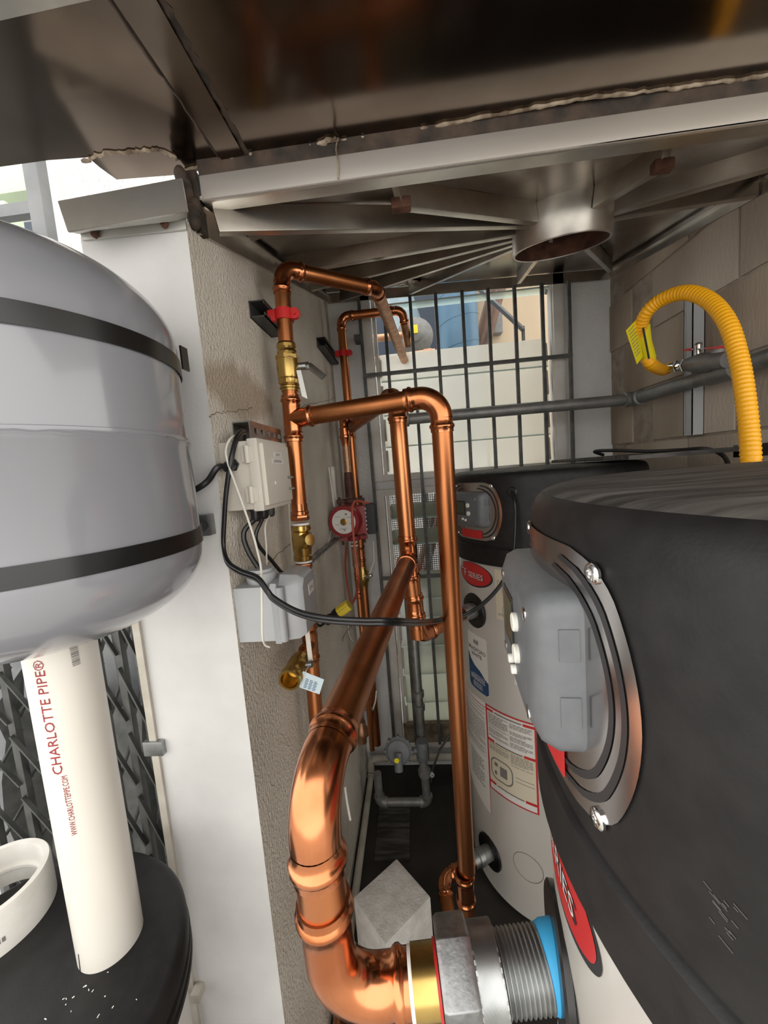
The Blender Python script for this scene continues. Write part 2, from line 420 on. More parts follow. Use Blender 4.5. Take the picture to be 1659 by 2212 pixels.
for row in range(2, 13, 2): share(ch, 'brick', (XR+.03, 2.02, z0+BH*(row+.5)), wr)
# back wall with two louvred windows
WX0, WX1 = -.205, .81
U0, U1 = H-.055, H+1.0                     # upper window
L0, L1 = H-1.62, H-.10                     # lower window
mb = MB(); mb.bx((XL-.01, YB, 0), (WX0, YB+.12, 3)); mb.bx((WX1, YB, 0), (XR+.02, YB+.12, 3))
mb.bx((WX0, YB, 0), (WX1, YB+.12, L0)); mb.bx((WX0, YB, L1), (WX1, YB+.12, U0))
struct('wall_back', mb, 'back_stucco', angle=20)

def glazing(name, z0, z1, m, blades, hide=()):
    fr = struct(name, MB().bx((WX0-.005, YB-.035, z0), (WX0+.045, YB+.05, z1)).bx((WX1-.05, YB-.035, z0), (WX1+.005, YB+.05, z1))
                .bx((WX0, YB-.03, z0), (WX1, YB+.05, z0+.035)).bx((WX0, YB-.03, z1-.035), (WX1, YB+.05, z1)), 'white_trim', bevel=.003)
    # inner channel that carries the blade clips
    for x in (WX0+.052, WX1-.057):
        obj('blade_channel', MB().bx((x, YB-.02, z0+.035), (x+.018, YB+.02, z1-.035)), 'white_trim', fr, bevel=.002)
    for zb, zt, ang, mm in blades:
        h = zt-zb; c = V(((WX0+WX1)/2, YB+.005, (zb+zt)/2)); R = Matrix.Rotation(radians(ang), 3, 'X')
        g = obj('louver_blade', MB().box(c, (WX1-WX0-.15, .006, h), R), mm, fr)
        e = R @ V((0, 0, -h/2)); obj('blade_edge', MB().box(c+e, (WX1-WX0-.15, .0075, .006), R), 'louver_edge', g)
        for x in (WX0+.075, WX1-.08):
            obj('blade_clip', MB().box(V((x, c.y, c.z)), (.012, .022, h*.62), Matrix.Rotation(radians(ang*.7), 3, 'X')), 'pvc_old', g, bevel=.003)
    return fr
def zat(py, px=1000): return onY(px, py, YB).z
bl = [(zat(1034, 830)+.0, zat(960, 830), -8, 'louver_glass'), (zat(968, 830), zat(892, 830), -8, 'louver_glass'),
      (zat(900, 830), zat(818, 830), -8, 'louver_glass'), (zat(826, 830), zat(765, 830), -8, 'louver_glass')]
zo = onY(1010, 645, YB).z; bl.append((zo-.07, zo+.07, -80, 'louver_clear'))
glazing('window_1', U0, U1, None, bl)
bl = []; ys = [1590, 1510, 1450, 1390, 1330, 1290, 1238]
for a_, b_ in zip(ys, ys[1:]): bl.append((zat(a_+6, 850), zat(b_, 850), -10, 'louver_grey'))
bl.append((zat(1165, 850)-.05, zat(1165, 850)+.07, -55, 'louver_grey')); bl.append((zat(1110, 850)-.05, zat(1110, 850)+.07, -55, 'louver_grey'))
w2 = glazing('window_2', L0, L1, None, bl)
obj('rusty_sill', MB().bx((WX0+.05, YB-.03, L0+.035), (WX1-.05, YB+.02, L0+.15)), 'grime', w2)
# bug screen behind the lower window
mb = MB(); zA, zB = zat(1240, 850), zat(1072, 850)
n = int((WX1-WX0-.14)/.0125)
for i in range(n+1): x = WX0+.07+i*.0125; mb.bx((x, YB+.075, zA-.5), (x+.0035, YB+.078, zB))
for i in range(int((zB-zA+.5)/.0125)): z = zA-.5+i*.0125; mb.bx((WX0+.07, YB+.072, z), (WX1-.07, YB+.075, z+.0035))
s_ = obj('wire_screen', mb, 'screen_wire', w2); s_['kind'] = 'stuff'

# ---------------------------------------------------------------- metal ceiling over the front
ed = [onZ(x, y, ZC) for x, y in ((-200, 388), (105, 346), (190, 340), (216, 362), (252, 388), (380, 378), (402, 366), (730, 312), (1250, 222), (1659, 172))]
poly = [V((-1.25, -.25, ZC))] + [V((-1.25, ed[0].y, ZC))] + ed + [V((1.25, ed[-1].y, ZC)), V((1.25, -.25, ZC))]
sa, sb = onZ(285, -20, ZC), onZ(500, 338, ZC); sdir = (sb-sa)/(sb.y-sa.y); s0_ = sa+sdir*(-.25-sa.y)
lp = [V((-1.25, -.25, ZC)), V((-1.25, ed[0].y, ZC))]+ed[:7]+[sb, s0_]; rp_ = [s0_, sb]+ed[7:]+[V((1.25, ed[-1].y, ZC)), V((1.25, -.25, ZC))]
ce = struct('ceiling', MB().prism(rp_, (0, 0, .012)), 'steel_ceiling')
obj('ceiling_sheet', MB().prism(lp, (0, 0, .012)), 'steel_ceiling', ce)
def strip(pts, wdt, h, m, parent, name, wob=.0, z=ZC):
    mb = MB(); P = [onZ(x, y, z) for x, y in pts]; Q = smooth(P, 10) if len(P) > 2 else [P[0].lerp(P[1], t/24) for t in range(25)]
    Q = [q+V((random.uniform(-1, 1), random.uniform(-1, 1), 0))*wob for q in Q]
    mb.tube([q+V((0, 0, .002)) for q in Q], h, 8, rf=lambda i: h*(.7+.6*random.random()) if wob else h); return obj(name, mb, m, parent)
strip([(225, -20), (475, 340)], 0, .0045, 'gasket_dark', ce, 'seam_ridge', .0012)
strip([(338, -20), (532, 330)], 0, .006, 'gasket_dark', ce, 'seam_ridge', .0015)
a, b, c, d = [onZ(x, y, ZC-.0015) for x, y in ((235, -20), (330, -20), (526, 330), (478, 340))]
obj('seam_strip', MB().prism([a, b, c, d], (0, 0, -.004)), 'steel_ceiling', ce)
a, b = onZ(-200, 90, ZC-.012), onZ(260, -14, ZC-.012)
obj('ceiling_lip', MB().prism([a, b, b+V((0, -.35, 0)), a+V((0, -.35, 0))], (0, 0, .010)), 'steel_rib', ce)
# torn sealant along the joint
for pts, wob, h in (([(405, 372), (470, 350), (560, 336), (640, 328), (715, 305), (728, 304)], .004, .0045), ([(735, 308), (860, 292), (1000, 264), (1130, 240), (1260, 216), (1400, 200), (1500, 188), (1659, 165)], .003, .003)):
    strip(pts, 0, h, 'caulk', ce, 'sealant_bead', wob*.6, ZC-.004)
strip([(180, 352), (230, 332), (300, 330), (345, 326), (380, 345)], 0, .003, 'caulk', ce, 'sealant_bead', .003, ZC-.003)
# ================================================================== STEEL PAN WITH OUTLET
pan = thing('steel_drain_pan', 'tilted stainless steel pan with radial ribs and a round outlet above the window', 'metal pan', (.4, 1.3, H+.7))
mb = MB(); mb.sheet(lambda u, v: (XL+.002+u*(XR-XL-.004), .775+v*1.34, zp(XL+u*(XR-XL), .775+v*1.34)), 12, 12, -.006)
obj('pan_plate', mb, 'steel_plate', pan)
def lip(px0, py0, px1, py1, Y0): return onY(px0, py0, Y0), onY(px1, py1, Y0)
# front beam (a deep angle) following the photo's edges
tl, tr = onY(405, 378, .772), onY(1659, 192, .772); bl_, br_ = onY(425, 437, .772), onY(1659, 262, .772)
ext = (tr-tl).normalized(); k = (XR-.005-tr.x)/ext.x; tr2 = tr+ext*k; e2 = (br_-bl_).normalized(); br2 = br_+e2*((XR-.005-br_.x)/e2.x)
tl = tl-ext*((tl.x-(XL+.02))/ext.x); bl_ = bl_-e2*((bl_.x-(XL+.02))/e2.x)
obj('front_beam', MB().prism([tl+V((0, 0, -.004)), tr2+V((0, 0, -.004)), br2, bl_], (0, .006, 0)), 'steel_beam', pan, bevel=.0015)
obj('beam_flange', MB().prism([bl_, br2, br2+V((0, .05, .012)), bl_+V((0, .05, .012))], (0, 0, .004)), 'steel_rib', pan)
obj('rubber_strip', MB().prism([tl+V((0, -.006, .03)), tr2+V((0, -.006, .03)), tr2+V((0, .004, -.022)), tl+V((0, .004, -.022))], (0, .03, .0)), 'gasket_dark', pan)
# wall angles along both sides and the back
def wall_angle(x, s):
    p = [V((x, .775, zp(x, .78)+.003)), V((x, 2.10, zp(x, 2.1)+.003))]
    mb = MB(); mb.prism([p[0]+V((0, 0, .0)), p[1], p[1]+V((0, 0, -.045)), p[0]+V((0, 0, -.062))], (s*.006, 0, 0))
    mb.prism([p[0]+V((0, 0, -.022)), p[1]+V((0, 0, -.022)), p[1]+V((s*.022, 0, -.020)), p[0]+V((s*.022, 0, -.020))], (0, 0, .004))
    return obj('wall_angle', mb, 'steel_rib', pan)
wall_angle(XL+.001, 1); wall_angle(XR-.001, -1)
p0, p1 = V((XL+.01, 2.085, zp(XL, 2.085)-.002)), V((XR-.01, 2.085, zp(XR, 2.085)-.002))
obj('back_angle', MB().prism([p0, p1, p1+V((0, 0, -.05)), p0+V((0, 0, -.05))], (0, .005, 0)), 'steel_rib', pan)
mb = MB(); rnd = random.Random(21)
c_ = onY(408, 425, .762)
for i in range(10): mb.sphere(c_+V((-.012+.002*i+rnd.uniform(-.004, .006), rnd.uniform(-.004, .010), .045-.010*i)), rnd.uniform(.007, .014), 10, 6, (1, 1, 1.3))
mb.bx((XL-.015, .775, H+.49), (XL+.012, .80, H+.60))
obj('corner_sealant', mb, 'gasket_dark', pan)
obj('cover_sheet', MB().bx((XL-.03, .79, H+1.02), (XR, YB, H+1.03)), 'steel_rib', pan) if False else None
# outlet spigot, square to the pan
oc = onPan(1212, 452); e = .01
nrm = V(((zp(oc.x+e, oc.y)-zp(oc.x-e, oc.y))/(2*e), (zp(oc.x, oc.y+e)-zp(oc.x, oc.y-e))/(2*e), -1)).normalized()
mb = MB(); RO = .138
mb.lathe(oc-nrm*.005, nrm, [(0, RO), (.10, RO), (.103, RO-.002), (.103, RO-.008), (.05, RO-.009), (-.02, RO-.009)], 40, caps=False)
obj('outlet_ring', mb, 'steel_rib', pan)
obj('outlet_throat', MB().lathe(oc-nrm*.002, nrm, [(0, RO-.0095), (.098, RO-.0095)], 40, caps=False), 'rust', pan)
obj('outlet_shade', MB().lathe(oc-nrm*.002, nrm, [(0, RO-.011), (.004, RO-.011)], 40), 'rust', pan)  # dark disc: its rust colour stands in for the shade inside the outlet
ribs = [(855, 392, .020), (462, 446, .018), (592, 560, .018), (672, 600, .015), (735, 628, .015), (885, 612, .016), (1120, 588, .018), (1318, 562, .018), (1700, 372, .02), (1720, 300, .024), (1440, 305, .024), (420, 430, .0)]
for px, py, wd in ribs[:-1]:
    q = onPan(px, py); q.x = min(max(q.x, XL+.012), XR-.012); q.y = min(max(q.y, .80), 2.07); q.z = zp(q.x, q.y)
    d = (q-oc); d.normalize(); p = oc+d*(RO-.004); p.z = zp(p.x, p.y); hh = .052
    rb = obj('rib', MB().bar(p+V((0, 0, -hh/2)), q+V((0, 0, -hh/2)), wd, hh), 'steel_rib', pan, bevel=.002)
    if (px, py) in ((855, 392), (1440, 305)):
        obj('rusty_end', MB().box(q+V((0, 0, -.045))-d*.01, (.042, .022, .022)), 'rust', rb, bevel=.004)
# patched foil at the corners
def crumple(px, py, s, nm):
    c = onPan(px, py, -.008); random.seed(int(px)); g = [[random.uniform(-1, 1)*.008 for _ in range(9)] for _ in range(9)]
    def fn(u, v):
        x = min(max(c.x+(u-.5)*s*1.6, XL+.004), XR-.004); y = min(c.y+(v-.5)*s, 2.08)
        return (x, y, zp(x, y)-.010+g[int(round(u*8))][int(round(v*8))])
    obj(nm, MB().grid(fn, 8, 8), 'steel_plate', pan)
crumple(500, 500, .14, 'foil_patch'); crumple(860, 612, .12, 'foil_patch')
# flashing on the white pier end
fl = thing('steel_flashing', 'bent stainless flashing strip bolted across the top of the white pier', 'flashing', (-.5, .7, H+.45))
q = [onY(x, y, Y) for x, y, Y in ((124, 434, .66), (392, 384, .735), (405, 456, .715), (146, 500, .64))]
obj('flashing_sheet', MB().prism(q, (0, .004, 0)), 'steel_flash', fl, bevel=.001)
q2 = [onY(x, y, Y) for x, y, Y in ((146, 500, .64), (405, 456, .715), (402, 478, .738), (170, 506, .738))]
obj('flashing_bend', MB().prism(q2, (0, .002, .003)), 'steel_flash', fl)
q3 = [onY(x, y, .733) for x, y in ((172, 500), (400, 474), (402, 494), (176, 518))]
fp = obj('flashing_flange', MB().prism(q3, (0, .005, 0)), 'steel_flash', fl, bevel=.001)
for x, y in ((208, 508), (358, 487)):
    obj('bolt', MB().lathe(onY(x, y, .734), (0, -1, 0), [(0, .007), (.006, .007), (.008, .005)], 8), 'rust', fp)
# ================================================================== WINDOW GRILLE
YG = 2.03
gr = thing('security_grille', 'dark painted steel bar grille in front of the louvred windows', 'window grille', (.3, YG, H-1.5))
for px, py in ((788, 812), (840, 807), (896, 801), (950, 796), (1006, 790), (1061, 784), (1117, 779), (1175, 773), (1232, 767)):
    p = onY(px, py, YG); top = zp(p.x, YG)-.055
    obj('bar', MB().bx((p.x-.008, YG-.008, H-1.55), (p.x+.008, YG+.008, top)), 'bar_paint', gr, bevel=.0015)
for (px, py), (qx, qy) in (((786, 813), (1236, 767)), ((818, 1250), (990, 1240))):
    z = (onY(px, py, YG).z+onY(qx, qy, YG).z)/2; x0 = onY(788, 812, YG).x-.008; x1 = onY(1232, 767, YG).x+.008
    obj('cross_bar', MB().bx((x0, YG-.011, z-.009), (x1, YG+.005, z+.009)), 'bar_paint', gr, bevel=.0015)
x0 = onY(788, 812, YG).x
obj('fixing_lug', MB().bx((x0-.04, YG-.004, onY(775, 728, YG).z-.012), (x0, YG+.08, onY(775, 728, YG).z+.012)), 'bar_paint', gr)

# ================================================================== WATER HEATERS
RB_, RC = .35, .36
def cyl_fn(R, th0=0, z0=0):          # (s along the surface to the viewer's right, height) -> local point
    def f(x, y, off=0): a = radians(th0)+x/R; return V((-(R+off)*cos(a), -(R+off)*sin(a), z0+y))
    return f
def patch(outline, R, parent, m, name, off=.0008, th0=0, z0=0):
    """label bent round the drum; outline in (s, z) metres, convex; cut into strips so it follows the curve"""
    f = cyl_fn(R, th0, z0); mb = MB(); xs = [p[0] for p in outline]; x0, x1 = min(xs), max(xs); K = max(8, int((x1-x0)/.006))
    def span(x):
        ys = []
        for (ax, ay), (bx_, by) in zip(outline, outline[1:]+outline[:1]):
            if (ax-x)*(bx_-x) <= 0 and ax != bx_: ys.append(ay+(by-ay)*(x-ax)/(bx_-ax))
        return min(ys), max(ys)
    rows = []
    for i in range(K+1):
        x = x0+(x1-x0)*(1-cos(pi*i/K))/2; x = min(max(x, x0+1e-5), x1-1e-5); lo, hi = span(x); rows.append((x, lo, hi))
    i0 = len(mb.v)
    for x, lo, hi in rows: mb.v += [f(x, lo, off), f(x, hi, off)]
    for i in range(K): k = i0+2*i; mb.addf((k, k+2, k+3, k+1))
    return obj(name, mb, m, parent, local=True, angle=60)
def lines(rects, R, parent, m, name, off=.0014, th0=0, z0=0):
    f = cyl_fn(R, th0, z0); mb = MB()
    for x0, y0, x1, y1 in rects:
        K = max(1, int(abs(x1-x0)/.012)); i0 = len(mb.v)
        for i in range(K+1): x = x0+(x1-x0)*i/K; mb.v += [f(x, y0, off), f(x, y1, off)]
        for i in range(K): k = i0+2*i; mb.addf((k, k+2, k+3, k+1))
    return obj(name, mb, m, parent, local=True, angle=60)
def paragraphs(x0, y1, x1, y0, pitch=.006, h=.0022, rnd=random.Random(3)):
    out = []; y = y1
    while y > y0:
        if rnd.random() > .12:
            x = x0
            end = x1-(rnd.random()*.35*(x1-x0) if rnd.random() < .3 else 0)
            while x < end:
                wlen = rnd.uniform(.006, .018); out.append((x, y, min(x+wlen, end), y+h)); x += wlen+.0025
        y -= pitch
    return out
def heater(loc, rot, label, lead=True):
    h = thing('water_heater', label, 'water heater', loc, rot); ZT = H-.031; CB = H-.36
    # grey jacket
    obj('jacket', MB().lathe((0, 0, 0), (0, 0, 1), [(.02, RB_-.01), (.03, RB_), (CB+.02, RB_)], 96), 'heater_grey', h, local=True)
    obj('foot_ring', MB().lathe((0, 0, 0), (0, 0, 1), [(0, RB_-.02), (.05, RB_-.02)], 64), 'cap_black', h, local=True)
    # black plastic shroud with stepped skirt and crowned top
    cap = obj('shroud', MB().lathe((0, 0, 0), (0, 0, 1), [(CB, RB_+.001), (CB, RC+.003), (H-.30, RC+.003), (H-.2965, RC+.0005), (H-.2945, RC-.002), (H-.291, RC-.002), (H-.289, RC), (ZT-.034, RC),
                                                          (ZT-.022, RC-.0015), (ZT-.013, RC-.005), (ZT-.007, RC-.010), (ZT-.0045, RC-.014)], 128, caps=False), 'cap_black', h, local=True, angle=30)
    obj('shroud_top', MB().lathe((0, 0, 0), (0, 0, 1), [(ZT-.0045, RC-.0138), (ZT-.002, RC-.021), (ZT, RC-.031), (ZT+.001, RC-.05), (ZT+.004, RC*.45), (ZT+.005, .01)], 96), 'cap_top', h, local=True, angle=60)
    # silver bezel plate with rounded ends
    def bez(g, k=40):
        pts = []; top, bot = -.066+g*.9, -.273-g*.9   # grows outward for negative inset
        hw = .100+g; bulge = .038
        for i in range(k+1):
            t = i/k; z = bot+(top-bot)*t; s = sin(pi*t); e_ = min(t, 1-t)*(top-bot); r = .03
            c_ = 0 if e_ > r else r-sqrt(max(0, r*r-(r-e_)**2)); pts.append((hw+bulge*s**.8-c_, z))
        return pts + [(-x, z) for x, z in pts[::-1]]
    pl = patch(bez(0), RC, h, 'plate_silver', 'bezel', .002, 0, H)
    for g0, nm in ((-.010, 'bezel_line'), (-.021, 'bezel_line')):
        o1 = bez(g0, 40); f = cyl_fn(RC, 0, H); mb = MB(); P = [f(x, y, .0028) for x, y in o1]
        c2 = bez(g0-.0045, 40); Q = [f(x, y, .0028) for x, y in c2]; i0 = len(mb.v); mb.v += P+Q; n_ = len(P)
        for i in range(n_): mb.addf((i0+i, i0+(i+1) % n_, i0+n_+(i+1) % n_, i0+n_+i))
        obj(nm, mb, 'plate_line', pl, local=True)
    for x, z in ((.100, -.079), (.100, -.260), (-.100, -.079), (-.100, -.260)):
        f = cyl_fn(RC, 0, H); p = f(x, z, .002); d = f(x, z, 1)-f(x, z, 0)
        obj('screw', MB().lathe(p, d, [(0, .0075), (.002, .0075), (.0035, .0055), (.0035, .003), (.002, .0028)], 12), 'chrome', pl, local=True)
    # control box: a flat-fronted housing standing off the bezel
    X0, X1, hw, zb_, zt_ = -(RC-.006), -(RC+.027), .088, H-.226, H-.098
    mb = MB(); back = rrect(-hw, zb_, hw, zt_, .016, 4); front = rrect(-hw+.020, zb_+.014, hw-.020, zt_-.014, .018, 4)
    mid = rrect(-hw+.005, zb_+.004, hw-.005, zt_-.004, .017, 4)
    i0 = len(mb.v); n_ = len(back)
    xb = lambda s: -sqrt(max((RC-.004)**2-s*s, .01))
    mb.v += [V((xb(s), -s, z)) for s, z in back] + [V((X1+.018, -s, z)) for s, z in back] + [V((X1+.007, -s, z)) for s, z in mid] + [V((X1, -s, z)) for s, z in front]
    for lv in (0, 1, 2):
        for i in range(n_): mb.addf((i0+lv*n_+i, i0+lv*n_+(i+1) % n_, i0+(lv+1)*n_+(i+1) % n_, i0+(lv+1)*n_+i))
    mb.addf([i0+3*n_+i for i in range(n_)]); cb = obj('control_box', mb, 'panel_grey', h, local=True, angle=60)
    for z in (-.135, -.187): obj('snap_recess', MB().box((-(RC+.002), -(hw+.0004), H+z), (.014, .0012, .024)), 'panel_grey', cb, local=True)
    obj('display', MB().box((X1-.0006, .022, H-.155), (.0016, .052, .052)), 'plate_line', cb, local=True)
    obj('display_glass', MB().box((X1-.0012, .022, H-.155), (.0016, .042, .042)), 'lcd', cb, local=True)
    for s, z, r in ((.020, -.145, .0085), (.022, -.174, .0085), (-.012, -.196, .0045), (.004, -.199, .0045)):
        obj('push_button', MB().lathe((X1, -s, H+z), (-1, 0, 0), [(-.002, r), (.0035, r), (.0045, r*.85)], 20), 'button_white', cb, local=True)
    for s, z in ((.060, -.122), (.060, -.205), (-.060, -.122), (-.060, -.205)):
        obj('screw', MB().lathe((X1, -s, H+z), (-1, 0, 0), [(-.002, .0055), (.0008, .0055), (.001, .004)], 10), 'chrome', cb, local=True)
    # red bar under the box
    patch(rrect(-.060, -.268, .056, -.238, .004), RC, pl, 'red_label', 'red_bar', .0034, 0, H)
    # cord grommet on the shroud
    f = cyl_fn(RC, 0, H); s = radians(28)*RC; p = f(s, -.10, -.004); d = f(s, -.10, 1)-f(s, -.10, 0)
    if lead: obj('cord_grommet', MB().lathe(p, d, [(0, .016), (.008, .016), (.011, .013), (.011, .006), (.004, .005)], 20), 'cable_black', h, local=True)
    # eF SERIES oval
    el = [(.098*cos(t)*1.0, .043*sin(t)) for t in [2*pi*i/48 for i in range(48)]]
    sC = radians(-4)*RB_; f = cyl_fn(RB_, -4, H-.412)
    o1 = patch([(x*1.05+.002, y*1.09-.002) for x, y in el], RB_, h, 'ink', 'oval_shadow', .0007, -4, H-.412)
    o2 = patch(el, RB_, h, 'red_label', 'series_badge', .0013, -4, H-.412)
    mb = MB(); put_text(mb, 'e', .062, lambda x, y: f(x-.092, y+.006, .0022)); put_text(mb, 'F', .042, lambda x, y: f(x-.060, y-.018, .0022)); put_text(mb, 'SERIES', .030, lambda x, y: f(x-.026, y-.014-x*.02, .0022), sx=1.05)
    mb2 = MB(); put_text(mb2, 'e', .066, lambda x, y: f(x-.0935, y+.0035, .0019)); put_text(mb2, 'F', .046, lambda x, y: f(x-.0615, y-.0205, .0019)); put_text(mb2, 'SERIES', .0325, lambda x, y: f(x-.0275, y-.0158-x*.02, .0019), sx=1.05)
    obj('letters', mb2, 'ink', o2, local=True); obj('letters', mb, 'label_white', o2, local=True)
    # pipe grommets
    for th, z in ((-4, -.556), (-1.6, -1.572)):
        f = cyl_fn(RB_, th, H+z); p = f(0, 0, -.003); d = f(0, 0, 1)-f(0, 0, 0)
        g = obj('pipe_grommet', MB().lathe(p, d, [(0, .067), (.007, .067), (.0095, .064), (.0095, .034), (.004, .032)], 40), 'band_black', h, local=True)
        obj('nipple', MB().lathe(p, d, [(0, .030 if lead else .024), (.045 if lead else .012, .030 if lead else .024)], 28), 'iron_pipe', g, local=True)
    # maker's sticker
    o = patch(rrect(-.062, -.115, .062, .115, .010), RB_, h, 'label_white', 'maker_sticker', .001, -4.2, H-.768)
    f = cyl_fn(RB_, -4.2, H-.768)
    wave = [(-.0615, -.02), (-.055, -.045), (-.03, -.062), (0, -.068)]
    patch([(-.0615, -.105), (-.052, -.1145), (.052, -.1145), (.0615, -.105), (.0615, -.06), (.045, -.05), (.02, -.028), (-.02, -.014), (-.045, .004), (-.0615, .03)][::-1], RB_, o, 'label_blue', 'blue_wave', .0016, -4.2, H-.768)
    mb = MB(); put_text(mb, 'BRADFORD', .0215, lambda x, y: f(x, y+.045, .0022), 'CENTER'); put_text(mb, 'WHITE', .0215, lambda x, y: f(x, y+.023, .0022), 'CENTER')
    for i in range(4): 
        for q_ in ((-.014+.008*i, .075, -.010+.008*i, .090+.003*(i % 2)),): 
            n0 = len(mb.v); mb.v += [f(q_[0], q_[1], .0022), f(q_[2], q_[1], .0022), f(q_[2], q_[3], .0022), f(q_[0], q_[3], .0022)]; mb.addf(range(n0, n0+4))
    obj('letters', mb, 'ink', o, local=True)
    lines([(-.03, -.052, .045, -.0505)]+paragraphs(-.045, -.060, .045, -.075, .007, .003)+paragraphs(-.03, -.085, .03, -.105, .006, .002), RB_, o, 'label_white', 'small_print', .0022, -4.2, H-.768)
    # tall white instruction sheet and the red-framed warning sheet
    R_ = RB_; r2 = radians(2.5)*R_
    o = patch([(-.215, -1.33), (r2, -1.387), (r2, -.912), (-.215, -.93)], R_, h, 'label_white', 'instruction_sheet', .001, 0, H)
    lines([(r2-.0022, -1.386, r2, -.914), (-.21, -.936, r2, -.933)], R_, o, 'red_label', 'red_edge', .0016, 0, H)
    lines(paragraphs(-.20, -.95, r2-.012, -1.14, .0075, .003)+paragraphs(-.12, -1.18, r2-.03, -1.30, .011, .005)+[(-.2, -1.01, r2-.01, -1.009), (-.2, -1.07, r2-.01, -1.069), (-.2, -1.145, r2-.01, -1.144)], R_, o, 'ink_grey', 'print', .0016, 0, H)
    x0, x1 = r2+.001, radians(35)*R_; z1, z0_ = -.914, -1.262
    o = patch(rrect(x0, z0_, x1, z1, .005), R_, h, 'label_white', 'warning_sheet', .001, 0, H)
    patch([(x0+.006, -1.228), (x1-.006, -1.228), (x1-.006, -1.055), (x0+.006, -1.055)], R_, o, 'label_cream', 'cream_panel', .0013, 0, H)
    fr_ = [(x0, z0_, x0+.005, z1), (x1-.006, z0_, x1, z1), (x0, z1-.006, x1, z1), (x0, z0_, x1, z0_+.005)]
    for z in (-.926, -1.048, -1.224): fr_ += [(x0+.004, z-.010, x0+.034, z), (x1-.045, z-.010, x1-.004, z)]
    lines(fr_, R_, o, 'red_label', 'red_frame', .0019, 0, H)
    m_ = (x0+x1)/2
    lines(paragraphs(x0+.010, -.945, m_-.004, -1.035, .005, .0022)+paragraphs(m_+.004, -.945, x1-.014, -1.035, .005, .0022)+paragraphs(x0+.010, -1.064, m_-.004, -1.095, .005, .0022)+paragraphs(m_+.004, -1.064, x1-.014, -1.11, .005, .0022)
          + [(x0+.04, -.934, x1-.05, -.929), (x0+.04, -1.056, x1-.05, -1.051), (x0+.04, -1.232, x1-.05, -1.227), (m_+.02, -1.15, x1-.012, -1.148), (m_+.02, -1.165, x1-.012, -1.163)], R_, o, 'ink_grey', 'print', .0019, 0, H)
    a_ = rrect(x0+.012, -1.205, m_+.010, -1.115, .03, 6); b_ = rrect(x0+.017, -1.200, m_+.005, -1.120, .026, 6); f = cyl_fn(R_, 0, H); mb = MB(); i0 = 0
    mb.v += [f(x, y, .0019) for x, y in a_]+[f(x, y, .0019) for x, y in b_]; n_ = len(a_)
    for i in range(n_): mb.addf((i, (i+1) % n_, n_+(i+1) % n_, n_+i))
    obj('drawing', mb, 'ink_grey', o, local=True)
    lines([(x0+.03, -1.15, x0+.045, -1.135), (x0+.03, -1.185, x0+.04, -1.17), (x0+.055, -1.18, x0+.085, -1.14)], R_, o, 'ink_grey', 'drawing', .0019, 0, H)
    # wiring diagram and rating plate
    if not lead: return h
    xa, xb_ = radians(14.5)*R_, radians(33)*R_
    o = patch([(xa, -.556), (xb_, -.556), (xb_, -.374), (xa, -.374)], R_, h, 'label_cream', 'wiring_diagram', .001, 0, H)
    rnd = random.Random(5); rl = []
    for i in range(11):
        x = xa+.008+rnd.random()*(xb_-xa-.03); z = -.385-rnd.random()*.13; rl += [(x, z, x+.0012, z-rnd.uniform(.015, .05)), (x, z, x+rnd.uniform(.01, .03), z-.0012)]
    rl += paragraphs(xa+.008, -.535, xb_-.02, -.548, .005, .002)
    lines(rl, R_, o, 'ink_grey', 'print', .0016, 0, H)
    xa, xb_ = radians(24)*R_, radians(36)*R_
    o = patch([(xa, -.785), (xb_, -.785), (xb_, -.562), (xa, -.562)], R_, h, 'label_white', 'rating_plate', .001, 0, H)
    lines([(xa+.008, -.575-.0045*i, xb_-.008, -.5765-.0045*i) for i in range(26)]+[(xa+.008+.004*i, -.775, xa+.010+.004*i, -.74) for i in range(14)], R_, o, 'ink_grey', 'print', .0016, 0, H)
    # round access outline low on the jacket
    mb = MB(); f = cyl_fn(R_, 27, H-1.50); P = [f(.055*cos(t), .055*sin(t), .0005) for t in [2*pi*i/36 for i in range(37)]]; mb.tube(P, .0012, 6, caps=False)
    obj('knockout', mb, 'ink_grey', h, local=True)
    return h
rear = heater((.515, 1.60, 0), radians(30), 'grey water heater with black shroud in front of the louvred window')
near = heater((.472, .33, 0), radians(-5), 'grey water heater with black shroud joined to the big steel pipe union', False)
# ================================================================== LEFT GROUP: EXPANSION TANK ON A PVC LEG
TX, TY, TR = -.541, .513, .208
tk = thing('expansion_tank', 'grey pressure tank with two black bands strapped beside the white pier', 'tank', (TX, TY, H-.22))
zl, zh = H-.095, H+.215; prof = [(H-.212, .045), (H-.207, .06)]
for i in range(1, 13): t = radians(90*i/12); prof.append((zl-.108*cos(t)**1.0, .055+(TR-.055)*sin(t)))
ze = H+.072
prof += [(zl+.01, TR), (ze-.012, TR), (ze-.011, TR+.0015), (ze+.003, TR+.0015), (ze+.004, TR-.001), (zh, TR-.001)]
for i in range(1, 15): t = radians(90*i/14); prof.append((zh+.125*sin(t), max(.002, (TR-.001)*cos(t))))
obj('tank_shell', MB().lathe((TX, TY, 0), (0, 0, 1), prof, 96), 'tank_grey', tk, angle=60)
wob = random.Random(2)
obj('weld_seam', MB().tube([V((TX+(TR+.0005)*cos(2*pi*i/96), TY+(TR+.0005)*sin(2*pi*i/96), ze-.004+wob.uniform(-1, 1)*.0012)) for i in range(97)], .0028, 6, caps=False), 'tank_grey', tk)
for z in (H+.186, H-.078):
    b_ = obj('band', MB().lathe((TX, TY, 0), (0, 0, 1), [(z-.012, TR+.0005), (z-.012, TR+.002), (z+.012, TR+.002), (z+.012, TR+.0005)], 96, caps=False), 'band_black', tk)
